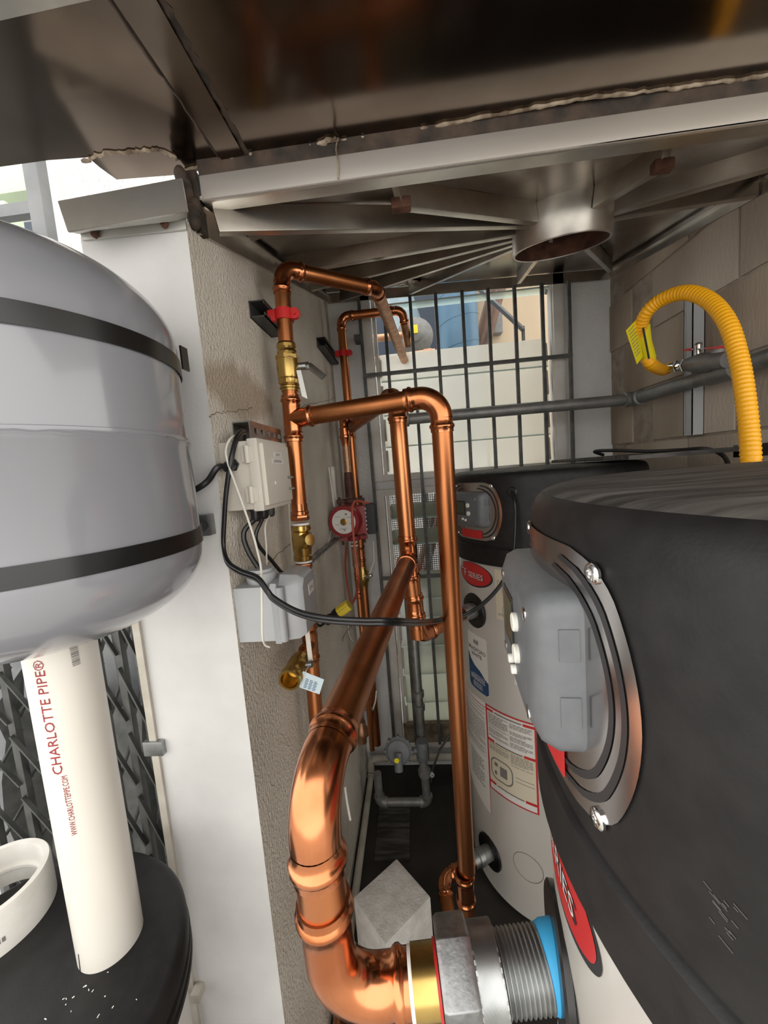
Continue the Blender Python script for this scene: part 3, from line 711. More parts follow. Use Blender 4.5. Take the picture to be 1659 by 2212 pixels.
p = onY(398, 775, .68); obj('band_tail', MB().bx((p.x-.001, p.y-.01, p.z-.02), (p.x+.002, p.y+.01, p.z+.02)), 'band_black', tk)
# bracket strut on the pier that the bands pass through
p = onY(440, 1135, .715); q = onY(452, 1158, .715)
st = thing('strut_bracket', 'short grey slotted strut end on the white pier behind the tank', 'bracket', (p.x-.02, .735, p.z))
obj('strut_channel', MB().bx((-.56, .712, onY(440, 1158, .715).z), (onY(452, 1135, .715).x, .738, onY(440, 1112, .715).z)), 'galv', st, bevel=.002)
xx = onY(439, 1135, .71); obj('washer', MB().lathe(V((xx.x, .7125, xx.z)), (0, -1, 0), [(0, .011), (.002, .011), (.002, .006), (.0003, .0055)], 20), 'galv', st)
# PVC leg
pz0 = H-.722
pv = thing('pvc_pipe', 'thick white PVC pipe with red lettering standing under the grey tank', 'pipe', (TX, TY, pz0))
PR = .0445
obj('pipe', MB().lathe((TX, TY, 0), (0, 0, 1), [(pz0, PR), (H-.19, PR), (H-.19, PR-.006), (pz0+.0, PR-.006)], 64, caps=False), 'pvc', pv, angle=50)
def pvc_fn(px0, py0, up=True):
    """lettering that climbs the pipe: text x runs up the pipe, text y to the left"""
    r = ray(px0, py0); d = V((r.x, r.y)); c = V((TX, TY)); b_ = d.dot(c); D = b_*b_-d.dot(d)*(c.dot(c)-PR*PR); t = (b_-sqrt(max(D, 0)))/d.dot(d)
    a0 = atan2(d.y*t-TY, d.x*t-TX); z0_ = H+r.z*t
    return lambda x, y: V((TX+(PR+.0006)*cos(a0-y/PR), TY+(PR+.0006)*sin(a0-y/PR), z0_+x))
f = pvc_fn(137, 1672); mb = MB(); put_text(mb, 'CHARLOTTE PIPE\u00ae', .0185, lambda x, y: f(x*.172/twid('CHARLOTTE PIPE\u00ae', .0185), y), 'LEFT'); obj('letters', mb, 'ink_red', pv)
f = pvc_fn(168, 1802); mb = MB(); put_text(mb, 'WWW.CHARLOTTEPIPE.COM', .0105, lambda x, y: f(x*.094/twid('WWW.CHARLOTTEPIPE.COM', .0105), y), 'LEFT'); obj('letters', mb, 'ink_red', pv)
f = pvc_fn(157, 1440); mb = MB(); rnd = random.Random(9); x = 0
while x < .036:
    w_ = rnd.choice((.0006, .001, .0016)); i0 = len(mb.v)
    for y in (-.0095, -.0045, 0, .0): mb.v += [f(x, y), f(x+w_, y)]
    for k in range(3): mb.addf((i0+2*k, i0+2*k+2, i0+2*k+3, i0+2*k+1))
    x += w_+rnd.choice((.0006, .0009, .0012))
for y0 in (0,):
    i0 = len(mb.v); mb.v += [f(.040, -.0095), f(.045, -.0095), f(.045, 0), f(.040, 0)]; mb.addf(range(i0, i0+4))
obj('barcode', mb, 'ink_grey', pv)
mb = MB(); a = onY(190, 2042, TY-.03); a = V((TX-.016, TY-PR*.935, pz0)); mb.tube([a+V((0, -.0005, .001)), a+V((.003, -.0012, .032))], .0006, 5); obj('cut_mark', mb, 'ink', pv)
# coupling ring lying on the lid
rc = onZ(-12, 1990, pz0); RR = .084
rg = thing('pvc_coupling', 'short wide cream PVC coupling ring lying open end up on the black lid', 'pipe coupling', (rc.x, rc.y, pz0))
obj('ring', MB().lathe((rc.x, rc.y, 0), (0, 0, 1), [(pz0, RR), (pz0+.070, RR), (pz0+.074, RR-.002), (pz0+.074, RR-.011), (pz0+.035, RR-.013), (pz0+.035, RR-.018), (pz0+.030, RR-.018), (pz0+.030, RR-.013), (pz0, RR-.013)], 72, caps=False), 'pvc_cool', rg, angle=40)
f = lambda x, y: V((rc.x+(RR+.0006)*cos(-1.15+x/RR), rc.y+(RR+.0006)*sin(-1.15+x/RR), pz0+.022+y)); mb = MB(); rnd = random.Random(4); x = -.02
while x < .05:
    w_ = rnd.choice((.0015, .003, .004)); i0 = len(mb.v); mb.v += [f(x, 0), f(x+w_, 0), f(x+w_, .008), f(x, .008)]; mb.addf(range(i0, i0+4)); x += w_+rnd.choice((.001, .002))
obj('stamp', mb, 'ink_grey', rg)
# drum / short heater beneath
dr = thing('drum', 'drum with a flat black lid carrying the white PVC pipe beside the pier', 'drum', (-.64, .43, 0)); DR = .236
obj('lid', MB().lathe((-.64, .43, 0), (0, 0, 1), [(pz0-.068, DR+.003), (pz0-.060, DR+.003), (pz0-.057, DR), (pz0-.052, DR), (pz0-.050, DR+.003), (pz0-.042, DR+.003), (pz0-.040, DR-.001), (pz0-.034, DR-.001), (pz0-.032, DR+.002), (pz0-.012, DR+.001), (pz0-.004, DR-.004), (pz0, DR-.012), (pz0, .01)], 96), 'cap_black', dr, angle=35)
obj('body', MB().lathe((-.64, .43, 0), (0, 0, 1), [(0, DR-.016), (pz0-.06, DR-.016)], 72), 'heater_grey', dr)
rnd = random.Random(11)
mb = MB()
for i in range(26):
    a_ = rnd.uniform(-1.6, 1.0); r_ = rnd.uniform(.02, .19); c = V((TX+.0+r_*cos(a_)*.7-.02, TY-.06+r_*sin(a_)*.6, pz0+.0006))
    if (c.xy-V((-.64, .43))).length < DR-.03 and (c.xy-V((TX, TY))).length > PR+.004 and (c.xy-rc.xy).length > RR+.005:
        mb.box(c, (rnd.uniform(.001, .004), rnd.uniform(.0006, .0012), .0008), Matrix.Rotation(rnd.uniform(0, 3), 3, 'Z'))
s_ = one('plastic_shavings', mb, 'ptfe', 'tiny white plastic shavings scattered on the black drum lid', 'shavings'); s_['kind'] = 'stuff'
p = onY(430, 2140, .73)
one('pipe_clip', MB().bx((p.x-.012, .715, p.z-.012), (p.x+.008, .741, p.z+.010)), 'pvc_old', 'small beige clip fixed low on the white pier', 'clip', bevel=.002)
# ================================================================== COPPER PIPEWORK
r15, r20, r18 = .0207, .0265, .0240
# ---- wall riser with the run that leaves through the window
A0, A1 = onY(606, 582, 1.06), onY(684, 1565, 1.03)
def A(py):
    t = (py-582)/(1565-582); p = onY(606+(684-606)*t, py, 1.06-.03*t); return p
ri = thing('copper_riser', 'copper riser clamped to the stucco side wall with an elbow under the steel pan', 'copper pipe', (A1.x, A1.y, 0))
up = (A0-A1).normalized(); E1c = A(578); E2c = onY(812, 624, 1.25); EX = onY(874, 774, 2.16); EX.z = E2c.z+.02
a, b = elbow(E1c, A1, E2c, r15, ri); c, d = elbow(E2c, E1c, EX, r15, ri)
pipe(b, c, r15, ri, 'copper_brown'); pipe(d, EX, r15, ri, 'copper_dull')
pipe(a, A(742), r15, ri, 'copper_pipe'); pipe(A(846), A(880), r15, ri)
T = A(905)
GF = onY(951, 853, .985)
tee(T, up, GF-T, r15*1.12, ri, r18)
pipe(A(935), A(1102), r15, ri)
mb = MB(); mb.lathe(A(1088), -up, [(0, r15*1.08), (.02, r15*1.08), (.022, r15*1.2), (.030, r15*1.2), (.032, r15*1.0)], 28); hexprof(mb, A(1112), -up, .026, .016)
obj('male_adapter', mb, 'copper', ri)
mb = MB(); hexprof(mb, A(1216), -up, .024, .016); mb.lathe(A(1228), -up, [(0, r15), (.008, r15), (.010, r15*1.2), (.018, r15*1.2), (.02, r15)], 28); obj('male_adapter', mb, 'copper', ri)
pipe(A(1240), A(1350), r15*.98, ri, 'copper_brown')
VT = A(1388); vd = (onY(625, 1470, .86)-VT).normalized()
tee(VT, up, vd, r15, ri, .017, m='copper_brown')
pipe(A(1410), A(2330), r15, ri)
pipe(VT+vd*.03, VT+vd*.085, .0165, ri, 'copper_brown')
for y in (1132, 1212): obj('sealing_tape', MB().lathe(A(y), up, [(-.003, .0235), (.003, .0235)], 24), 'ptfe', ri)
# ---- crossover and the tall drop beside the heaters
cr = thing('copper_crossover', 'long copper crossover and tall vertical drop in front of the rear water heater', 'copper pipe', (GF.x, GF.y, 0))
FB = onY(1009, 1890, 1.10); dn = (FB-GF).normalized()
a, b = elbow(GF, T, FB, r20, cr)
pipe(T+(GF-T).normalized()*.045, a, r18, cr, 'copper_brown'); pipe(b, onY(1008, 1880, 1.10), r20, cr)
FT = onY(1005, 1918, 1.10); coupling(FT, dn, r20, cr, L=1.1)
pipe(FT+dn*.04, V((FT.x-.005, FT.y-.02, .16)), r20, cr, 'copper_brown')
# cold branch of the rear heater
RG2 = V((.515-.35*cos(radians(28.4)), 1.60-.35*sin(radians(28.4)), H-1.572)); rd = V((-cos(radians(28.4)), -sin(radians(28.4)), 0))
cb_ = thing('copper_cold_branch', 'low copper elbow coming out of the rear heater near the concrete block', 'copper pipe', (RG2.x, RG2.y, 0))
c0 = RG2+rd*.225; c1 = V((.035, 1.06, .13))
a, b = elbow(c0, RG2, c1, .0245, cb_); pipe(RG2+rd*.045, a, .0245, cb_, 'copper_brown'); pipe(b, c1, .0245, cb_, 'copper_brown')
obj('adapter', MB().lathe(RG2+rd*.04, rd, [(0, .033), (.02, .033), (.024, .028), (.045, .028)], 24), 'galv', cb_)
# ---- hot header: vertical drop, tee and the big pipe that comes forward to the union
C_top = onY(855, 851, 1.20); C_tee = onY(884, 1206, 1.20); C_el = onY(901, 1336, 1.21)
RG1 = V((.515-.35*cos(radians(26)), 1.60-.35*sin(radians(26)), H-.556)); rd1 = V((-cos(radians(26)), -sin(radians(26)), 0))
C_el.z = RG1.z+.01
BX, BY = -.298, 1.97
B_tee = V((BX, BY, C_top.z))
hd = thing('copper_header', 'copper header with a thick branch running forward to the near heater union', 'copper pipe', (C_tee.x, C_tee.y, H-.6))
cd = (C_el-C_top).normalized()
DE = onY(668, 1706, .36)
E2 = onY(712, 2140, .365); E2.z = H-.572; E2.x = DE.x+.004; E2.y = .362
RGN = V((.472-.35*cos(radians(-9)), .33-.35*sin(radians(-9)), H-.562))
a, b = elbow(C_top, B_tee, C_tee, r20, hd); pipe(B_tee+(C_top-B_tee).normalized()*.03, a, r20, hd, 'copper_brown')
pipe(b, C_tee-cd*.03, r20, hd); tee(C_tee, cd, DE-C_tee, r20, hd, L=1.5)
pipe(C_tee+cd*.035, C_el, r20, hd)
coupling(C_tee.lerp(C_el, .60), cd, r20, hd, L=.3)
a, b = elbow(C_el, C_tee, C_el+(RG1+rd1*.06-C_el), r20, hd); pipe(b, RG1+rd1*.05, r20, hd)
obj('adapter', MB().lathe(RG1+rd1*.10, -rd1, [(0, .030), (.01, .033), (.03, .033), (.032, .030), (.06, .030)], 24), 'galv', hd)
a, b = elbow(DE, C_tee, E2, r20, hd, bend=1.45); pipe(C_tee+(DE-C_tee).normalized()*.045, a, r20, hd, 'copper_brown')
c, d = elbow(E2, DE, RGN, r20, hd, bend=1.2, ext=.034); pipe(b, c, r20, hd)
ud = (RGN-E2).normalized()
def U(px):                                  # point on the low run under photo column px
    best = min((abs((lambda q: CX+F*q.x/-q.z)(ROT.transposed() @ (E2+ud*(.002*k)-O))-px), k) for k in range(0, 140)); return E2+ud*(.002*best[1])
pipe(d, U(900), r20, hd)
# ---- union into the near heater
un = thing('pipe_union', 'large steel and brass pipe union with hexagon nut on the near water heater', 'pipe fitting', (U(985).x, U(985).y, U(985).z-.06))
u0 = U(885); L_ = lambda p: (U(p)-u0).length
obj('brass_tail', MB().lathe(u0, ud, [(0, .0285), (L_(893), .0285), (L_(894), .031), (L_(946), .031)], 40), 'brass', un)
obj('white_ring', MB().lathe(U(884), ud, [(0, .0295), (.004, .0295)], 40), 'ptfe', un)
obj('red_seal', MB().lathe(U(944), ud, [(0, .0325), (.003, .0325)], 40), 'red_clamp', un)
mb = MB(); hexprof(mb, U(949), ud, .052, L_(1022)-L_(949), phase=pi/6+.0, ch=.05); obj('hexagon_nut', mb, 'zinc_nut', un, bevel=.0015)
mb = MB(); N_ = 72; prof = []
kn0, kn1 = L_(1022), L_(1076); K = 14
ax = ud; a_, b_ = frame(ax); i0 = len(mb.v)
for k in range(K+1):
    for i in range(N_):
        t = 2*pi*i/N_; rr = .0425+(.0011 if (i+k) % 2 else -.0006)*(0 if k in (0, K) else 1); mb.v.append(u0+ax*(kn0+(kn1-kn0)*k/K)+a_*(rr*cos(t))+b_*(rr*sin(t)))
for k in range(K): mb.bridge(i0+k*N_, i0+(k+1)*N_, N_)
mb.addf([i0+i for i in range(N_)][::-1]); mb.addf([i0+K*N_+i for i in range(N_)]); obj('knurled_collar', mb, 'galv', un, angle=15)
t0, t1 = L_(1076), L_(1196); prof = []; K = 12
for k in range(K):
    t = t0+(t1-t0)*k/K; prof += [(t, .0325), (t+(t1-t0)*.45/K, .0352), (t+(t1-t0)*.55/K, .0352)]
obj('threaded_nipple', MB().lathe(u0, ud, prof+[(t1, .032)], 40), 'galv', un)
obj('blue_tape', MB().lathe(u0, ud, [(t1-.014, .0335), (t1-.004, .0375), (t1+.014, .038), (t1+.024, .0375)], 40), 'tape_blue', un)
# ---- rear riser with the pump branch
br = thing('copper_rear_riser', 'slim copper riser in the far corner that turns out through the louvres', 'copper pipe', (BX, BY, 0))
BT = onY(738, 684, BY); BT.x = BX+.0; BT2 = onY(868, 664, BY); BT2.z = BT.z+.0; BO = V((BT2.x+.01, 2.20, BT.z-.12)); 
a, b = elbow(BT, B_tee, BT2, r15, br); c, d = elbow(BT2, BT, V((BT2.x+.02, BY+.10, BT2.z-.14)), r15, br)
pipe(b, c, r15, br); pipe(d, V((BT2.x+.02, BY+.10, BT2.z-.14)), r15, br, 'copper_dull')
pipe(a, B_tee+V((0, 0, .03)), r15, br)
tee(B_tee, (0, 0, 1), V((.3, -1, 0)) if False else (C_top-B_tee), r15, br, r20*.9)
BV = onY(777, 1245, BY); pipe(B_tee-V((0, 0, .03)), V((BX, BY, BV.z+.05)), r15, br); pipe(V((BX, BY, BV.z-.05)), V((BX, BY, .25)), r15, br)
coupling(V((BX, BY, onY(775, 1195, BY).z)), (0, 0, 1), r15, br)
PX_, PY_ = -.300, 1.80
PB = thing('copper_pump_line', 'narrow copper line feeding the red pump near the back corner', 'copper pipe', (PX_, PY_, .3))
zq = lambda py, px=752: onY(px, py, PY_).z
pt = V((PX_, PY_, zq(900))); a, b = elbow(pt, V((BX, BY, pt.z)), V((PX_, PY_, zq(1000))), .019, PB); pipe(V((BX, BY-.02, pt.z)), a, .019, PB)
obj('reducer', MB().lathe(V((PX_, PY_, zq(925))), (0, 0, -1), [(0, .022), (.03, .022), (.034, .0255), (.042, .0255), (.046, .022), (.075, .017), (.1, .015)], 24), 'copper', PB)
pipe(V((PX_, PY_, zq(960))), V((PX_, PY_, zq(1040))), .0165, PB, 'copper_dull')
obj('bronze_tail', MB().lathe(V((PX_, PY_, zq(1020))), (0, 0, -1), [(0, .019), (.05, .022), (.12, .022)], 20), 'pump_iron', PB)
pipe(V((PX_, PY_, zq(1172))), V((PX_, PY_, zq(1225))), .0165, PB, 'copper_dull')
pipe(V((PX_, PY_, zq(1225))), V((PX_, PY_, zq(1400, 768))), .0125, PB); pipe(V((PX_, PY_, zq(1430, 768))), V((PX_, PY_, .35)), .0125, PB)
for y in (1247, 1285): coupling(V((PX_, PY_, zq(y, 757))), (0, 0, 1), .0125, PB, L=.3)
mb = MB(); hexprof(mb, V((PX_, PY_, zq(1386, 768))), (0, 0, -1), .018, .022); hexprof(mb, V((PX_, PY_, zq(1400, 768))), (0, 0, -1), .021, .025); obj('brass_fitting', mb, 'brass', PB)
for y in (1172, 1180): obj('sealing_tape', MB().lathe(V((PX_, PY_, zq(y, 755))), (0, 0, 1), [(0, .018), (.006, .018)], 20), 'ptfe', PB)
# ---- circulator pump
pc = V((-.302, 1.72, onY(741, 1124, 1.70).z)); fw = V((-.12, -1, .0)).normalized()
pu = thing('circulator_pump', 'red circulator pump with a silver face plate on the narrow copper line', 'pump', (pc.x, pc.y, pc.z-.1))
obj('motor_housing', MB().lathe(pc+fw*.0-fw*.04, fw, [(0, .060), (.02, .070), (.105, .072), (.118, .068), (.118, .048)], 48), 'red_paint', pu)
fpv = obj('face_plate', MB().lathe(pc+fw*.078, fw, [(0, .053), (.0015, .053), (.0015, .016)], 48), 'pump_plate', pu)
obj('shaft_screw', MB().lathe(pc+fw*.079, fw, [(0, .015), (.003, .015), (.004, .012)], 24), 'brass', pu)
sx = fw.cross(V((0, 0, 1))).normalized(); f = lambda x, y: pc+fw*.0802+sx*x+V((0, 0, 1))*y
mb = MB()
for x0, y0, x1, y1 in ((-.035, .018, -.015, .020), (.012, .022, .038, .0235), (-.038, -.01, -.024, -.008), (.02, -.012, .04, -.0105), (-.012, -.032, .022, -.030), (-.004, -.039, .004, -.034), (-.018, .030, -.008, .036)):
    i0 = len(mb.v); mb.v += [f(x0, y0), f(x1, y0), f(x1, y1), f(x0, y1)]; mb.addf(range(i0, i0+4))
obj('print', mb, 'ink_grey', fpv)
obj('volute', MB().lathe(V((PX_, PY_, pc.z-.07)), (0, 0, 1), [(0, .024), (.02, .03), (.05, .05), (.09, .05), (.12, .03), (.155, .024)], 28), 'red_paint', pu)
for z in (zq(1082), zq(1162)):
    mb = MB(); mb.lathe(V((PX_, PY_, z)), (0, 0, 1), [(-.010, .038), (.010, .038)], 24); mb.box(V((PX_, PY_, z)), (.13, .045, .018), Matrix.Rotation(.25, 3, 'Z')); obj('flange', mb, 'pump_iron' if z > pc.z else 'red_paint', pu, bevel=.003)
    for s in (-1, 1): obj('flange_bolt', MB().cyl(V((PX_+s*.05, PY_+s*.013, z-.03)), V((PX_+s*.05, PY_+s*.013, z+.02)), .006, 10), 'pump_iron', pu)
obj('side_housing', MB().bx((pc.x+.035, pc.y-.035, pc.z-.065), (pc.x+.085, pc.y+.045, pc.z+.06)), 'red_paint', pu, bevel=.006)
cbx = obj('terminal_box', MB().bx((pc.x+.085, pc.y-.045, pc.z-.068), (pc.x+.125, pc.y+.05, pc.z+.066)), 'ink', pu, bevel=.005)
for k in range(6): obj('rib', MB().bx((pc.x+.083, pc.y-.048, pc.z-.045+k*.018), (pc.x+.088, pc.y-.04, pc.z-.040+k*.018)), 'galv', cbx)
# ---- valves and struts on the risers
def strut(name, label, p, L, parent_m='galv_dark'):
    """short channel fixed along the wall, open side out; p = near end centre at the wall"""
    t = thing(name, label, 'strut', (p.x, p.y, p.z-.02)); s = .041
    mb = MB(); x0, y0, z0_ = p.x, p.y, p.z
    mb.bx((x0, y0, z0_-s/2), (x0+.003, y0+L, z0_+s/2)); mb.bx((x0, y0, z0_-s/2), (x0+s, y0+L, z0_-s/2+.003)); mb.bx((x0, y0, z0_+s/2-.003), (x0+s, y0+L, z0_+s/2))
    mb.bx((x0+s-.003, y0, z0_-s/2), (x0+s, y0+L, z0_-s/2+.010)); mb.bx((x0+s-.003, y0, z0_+s/2-.010), (x0+s, y0+L, z0_+s/2))
    obj('channel', mb, parent_m, t); return t
def clamp(p, r, label, up_):
    t = thing('pipe_clamp', label, 'pipe clamp', (p.x, p.y, p.z-.01))
    obj('strap', MB().lathe(p-up_*.014, up_, [(0, r+.001), (0, r+.0045), (.028, r+.0045), (.028, r+.001)], 28, caps=False), 'red_clamp', t)
    e_ = obj('ear', MB().cyl(p+V((r+.010, -.012, 0)), p+V((r+.010, .0, 0)), .014, 20), 'red_clamp', t)
    obj('bolt', MB().lathe(p+V((r+.010, -.012, 0)), (0, -1, 0), [(0, .006), (.005, .006)], 6), 'red_clamp', e_)
    obj('base_tab', MB().box(p+V((-r-.006, -.004, 0)), (.03, .018, .028)), 'red_clamp', t, bevel=.002); return t
p = onX(541, 664, XL+.004); s1 = A(682)
strut('strut_channel', 'short dark strut channel holding the front copper riser with a red clamp', V((XL, p.y, s1.z+.004)), s1.y-p.y+.10)
clamp(s1, r15, 'red pipe clamp round the front copper riser above the brass valve', up)
zB = onY(742, 764, BY).z
strut('strut_channel', 'short dark strut channel holding the rear copper riser in the corner', V((XL, BY-.20, zB)), .30)
clamp(V((BX, BY, zB)), r15, 'red pipe clamp round the slim rear copper riser', V((0, 0, 1)))
# brass ball valve with grey lever
bv = thing('ball_valve', 'brass ball valve with lever on the riser under the red clamp', 'valve', tuple(A(846)))
L0_ = (A(742)-A(846)).length; s0 = A(846)
obj('valve_body', MB().lathe(s0, up, [(0, .0235), (.006, .0235), (.007, .027), (.012, .027), (.016, .0225), (L0_*.16, .0225), (L0_*.18, .026), (L0_*.24, .0265), (L0_*.27, .029), (L0_*.5, .031), (L0_*.66, .030), (L0_*.70, .0255), (L0_*.78, .025), (L0_*.80, .0265), (L0_*.86, .0235), (L0_*.9, .0265), (L0_*.96, .0265), (L0_, .0235)], 32), 'brass', bv, angle=25)
mb = MB(); hexprof(mb, s0+up*(L0_*.64), up, .0325, L0_*.10); obj('valve_hexagon', mb, 'brass', bv); mb = MB(); hexprof(mb, s0+up*(L0_*.14), up, .0295, L0_*.10); obj('valve_hexagon', mb, 'brass', bv)
stem = A(794); sd = V((1, .05, 0)).normalized(); mb = MB().cyl(stem+sd*.025, stem+sd*.052, .010, 16); hexprof(mb, stem+sd*.048, sd, .011, .010); obj('stem', mb, 'galv', bv)
hq = onY(700, 815, 1.03); obj('lever', MB().bar(stem+sd*.055+V((0, 0, .002)), hq, .018, .004, up=V((0, -1, .3))), 'galv', bv, bevel=.001)
q = onY(640, 800, 1.01); q2 = onY(661, 862, 1.0)
obj('paper_tag', MB().prism([q, q+V((.012, 0, .0)), q2+V((.004, 0, 0)), q2+V((-.010, 0, .008))], (0, .0008, 0)), 'ptfe', bv)
# brass swing check valve
cv = thing('check_valve', 'brass swing check valve low on the copper riser beside the grey box', 'valve', tuple(A(1210)))
c0_, c1_ = A(1210), A(1134); L1_ = (c1_-c0_).length
mb = MB().lathe(c0_, up, [(0, .0245), (.002, .026), (L1_*.13, .026), (L1_*.16, .0235), (L1_*.35, .026), (L1_*.6, .0275), (L1_*.8, .0265), (L1_*.84, .0235), (L1_*.86, .027), (L1_*.98, .027), (L1_, .0245)], 32)
obj('valve_body', mb, 'brass', cv, angle=25); m_ = c0_.lerp(c1_, .55)
obj('valve_bonnet', MB().lathe(m_, V((.75, -.65, .15)), [(0, .026), (.018, .026), (.026, .022), (.034, .020), (.040, .015), (.041, .004)], 24), 'brass', cv)
# drain valve on the side branch
dv = thing('drain_valve', 'open-ended brass drain valve hanging below the grey box with a paper tag', 'valve', tuple(VT+vd*.08))
v0 = VT+vd*.075; VL = (onY(625, 1472, .86)-v0).length
obj('valve_body', MB().lathe(v0, vd, [(0, .0185), (.008, .020), (.012, .0245), (VL*.3, .0255), (VL*.42, .027), (VL*.55, .0255), (VL*.62, .023), (VL*.72, .023), (VL*.75, .027), (VL*.82, .028), (VL*.88, .0245), (VL*.93, .0275), (VL, .027), (VL, .022), (VL*.7, .0205), (VL*.6, .018)], 32), 'brass', dv, angle=25)
mb = MB(); hexprof(mb, v0+vd*VL*.34, vd, .0285, VL*.14); obj('valve_hexagon', mb, 'brass', dv)
w0 = onY(655, 1450, .9); w1 = onY(672, 1425, .93); w2_ = onY(662, 1352, .95)
obj('lever', MB().bar(onY(671, 1428, .93), w2_, .012, .005, up=V((.3, -1, 0))), 'cable_white', dv, bevel=.001)
obj('stem', MB().cyl(v0+vd*VL*.42, v0+vd*VL*.42+V((.04, .0, .005)), .009, 14), 'galv', dv)
tg = thing('paper_tag', 'pale blue printed paper tag tied to the open-ended brass drain valve', 'tag', tuple(onY(668, 1475, .88)))
TQ = [onY(x, y, .88) for x, y in ((646, 1468), (655, 1450), (700, 1468), (690, 1500), (647, 1485))]
obj('card', MB().prism(TQ, (0, .001, 0)), 'tag_blue', tg); mb = MB()
o_ = TQ[4]; ex = (TQ[3]-TQ[4]).normalized(); ey = (TQ[2]-TQ[3]).normalized()
for i in range(7):
    for j in range(3): mb.prism([o_+ex*(.009+.011*j)+ey*(.004+.0038*i), o_+ex*(.009+.011*j+.007+.002*(i % 2))+ey*(.004+.0038*i), o_+ex*(.009+.011*j+.007+.002*(i % 2))+ey*(.0055+.0038*i), o_+ex*(.009+.011*j)+ey*(.0055+.0038*i)], (0, -.0004, 0))
obj('print', mb, 'label_blue', tg)
obj('string', MB().tube(smooth([onY(656, 1462, .878), onY(662, 1448, .885), onY(671, 1432, .925)], 6), .0012, 6), 'cable_white', tg)
# ball valve with white lever on the rear riser
rv = thing('ball_valve', 'dull brass ball valve with a white lever on the slim rear riser', 'valve', (BX, BY, BV.z-.05))
obj('valve_body', MB().lathe((BX, BY, BV.z-.055), (0, 0, 1), [(0, .024), (.02, .026), (.03, .032), (.055, .036), (.08, .032), (.09, .026), (.11, .024)], 28), 'brass', rv)
sq_ = onY(800, 1243, 1.90); obj('stem', MB().cyl(V((BX+.02, BY-.03, BV.z)), sq_, .011, 14).sphere(sq_, .013, 12, 6), 'chrome', rv)
obj('lever', MB().tube([sq_+V((-.006, 0, .006)), onY(808, 1212, 1.90), onY(806, 1168, 1.90)], .0045, 8), 'pvc', rv)
rv2 = thing('ball_valve', 'partly hidden copper ball valve low in the back corner with a thin white lever', 'valve', (BX, BY, .75))
z_ = onY(790, 1580, 1.86).z; c_ = onY(783, 1575, 1.86)
obj('valve_body', MB().lathe(V((c_.x-.005, c_.y, z_-.06)), (0, 0, 1), [(0, .022), (.03, .024), (.04, .034), (.075, .036), (.09, .026), (.12, .022)], 24), 'copper_dull', rv2)
k_ = onY(806, 1532, 1.85); obj('stem', MB().cyl(V((c_.x, c_.y, k_.z)), k_, .010, 12), 'galv', rv2); obj('lever', MB().tube([k_, onY(811, 1514, 1.85), onY(813, 1492, 1.85)], .0035, 8), 'pvc', rv2)
# ================================================================== BOXES ON THE SIDE WALL
bx0 = onX(471, 957, XL); yb0 = bx0.y; zt = bx0.z; zb = onX(489, 1105, XL).z; xd = onY(564, 946, yb0).x; yb1 = onX(622, 955, xd).y
en = thing('control_enclosure', 'cream plastic hinged enclosure with two label strips on the stucco wall', 'electrical box', (XL, yb0, zb))
obj('box_body', MB().bx((XL, yb0, zb), (xd-.030, yb1, zt)), 'abs_cream', en, bevel=.003)
dl = obj('lid', MB().bx((xd-.030, yb0-.004, zb-.004), (xd-.008, yb1+.004, zt+.004)), 'abs_cream', en, bevel=.004)
obj('lid_face', MB().bx((xd-.010, yb0+.006, zb+.006), (xd, yb1-.006, zt-.006)), 'abs_cream', dl, bevel=.003)
for f_ in (.22, .80):
    z = zb+(zt-zb)*f_; obj('hinge', MB().cyl((xd-.030, yb0-.007, z-.017), (xd-.030, yb0-.007, z+.017), .0055, 12).bx((xd-.042, yb0-.006, z-.015), (xd-.016, yb0, z+.015)), 'abs_cream', en)
for f_ in (.24, .43):
    z = zb+(zt-zb)*f_; p = V((xd, yb1-.028, z)); obj('latch_screw', MB().lathe(p, (1, 0, 0), [(0, .003), (.010, .003), (.010, .0015), (.014, .0015)], 8), 'galv', en)
obj('lens', MB().lathe((xd, yb0+.055, zb+(zt-zb)*.36), (1, 0, 0), [(0, .004), (.001, .004)], 12), 'ptfe', en)
for f_, y_, w_, s in ((.80, .085, .048, 'LPV-1R'), (.70, .082, .070, 'GE MODULO')):
    z = zb+(zt-zb)*f_; lb = obj('label_strip', MB().bx((xd, yb0+y_-w_/2, z-.0055), (xd+.0006, yb0+y_+w_/2, z+.0055)), 'label_white', en)
    mb = MB(); put_text(mb, s, .0085, lambda x, y: V((xd+.0012, yb0+y_+x, z-.003+y)), 'CENTER'); obj('letters', mb, 'ink', lb)
def gland(p, d, r, parent, m='cable_black'):
    mb = MB(); d = V(d); mb.lathe(p, d, [(0, r*1.25), (.006, r*1.25)], 6); mb.lathe(V(p)+d.normalized()*.006, d, [(0, r), (.016, r), (.022, r*.8), (.024, r*.55)], 14); return obj('cable_gland', mb, m, parent)
g1 = V((XL+.026, yb0, zt-.045)); gland(g1, (-.1, -1, -.25), .011, en)
for y_, x_ in ((.05, -.05), (.095, -.05), (.135, -.05)): gland(V((xd+x_, yb0+y_, zb)), (0, 0, -1), .011, en, 'cable_black' if y_ < .1 else 'galv_dark')
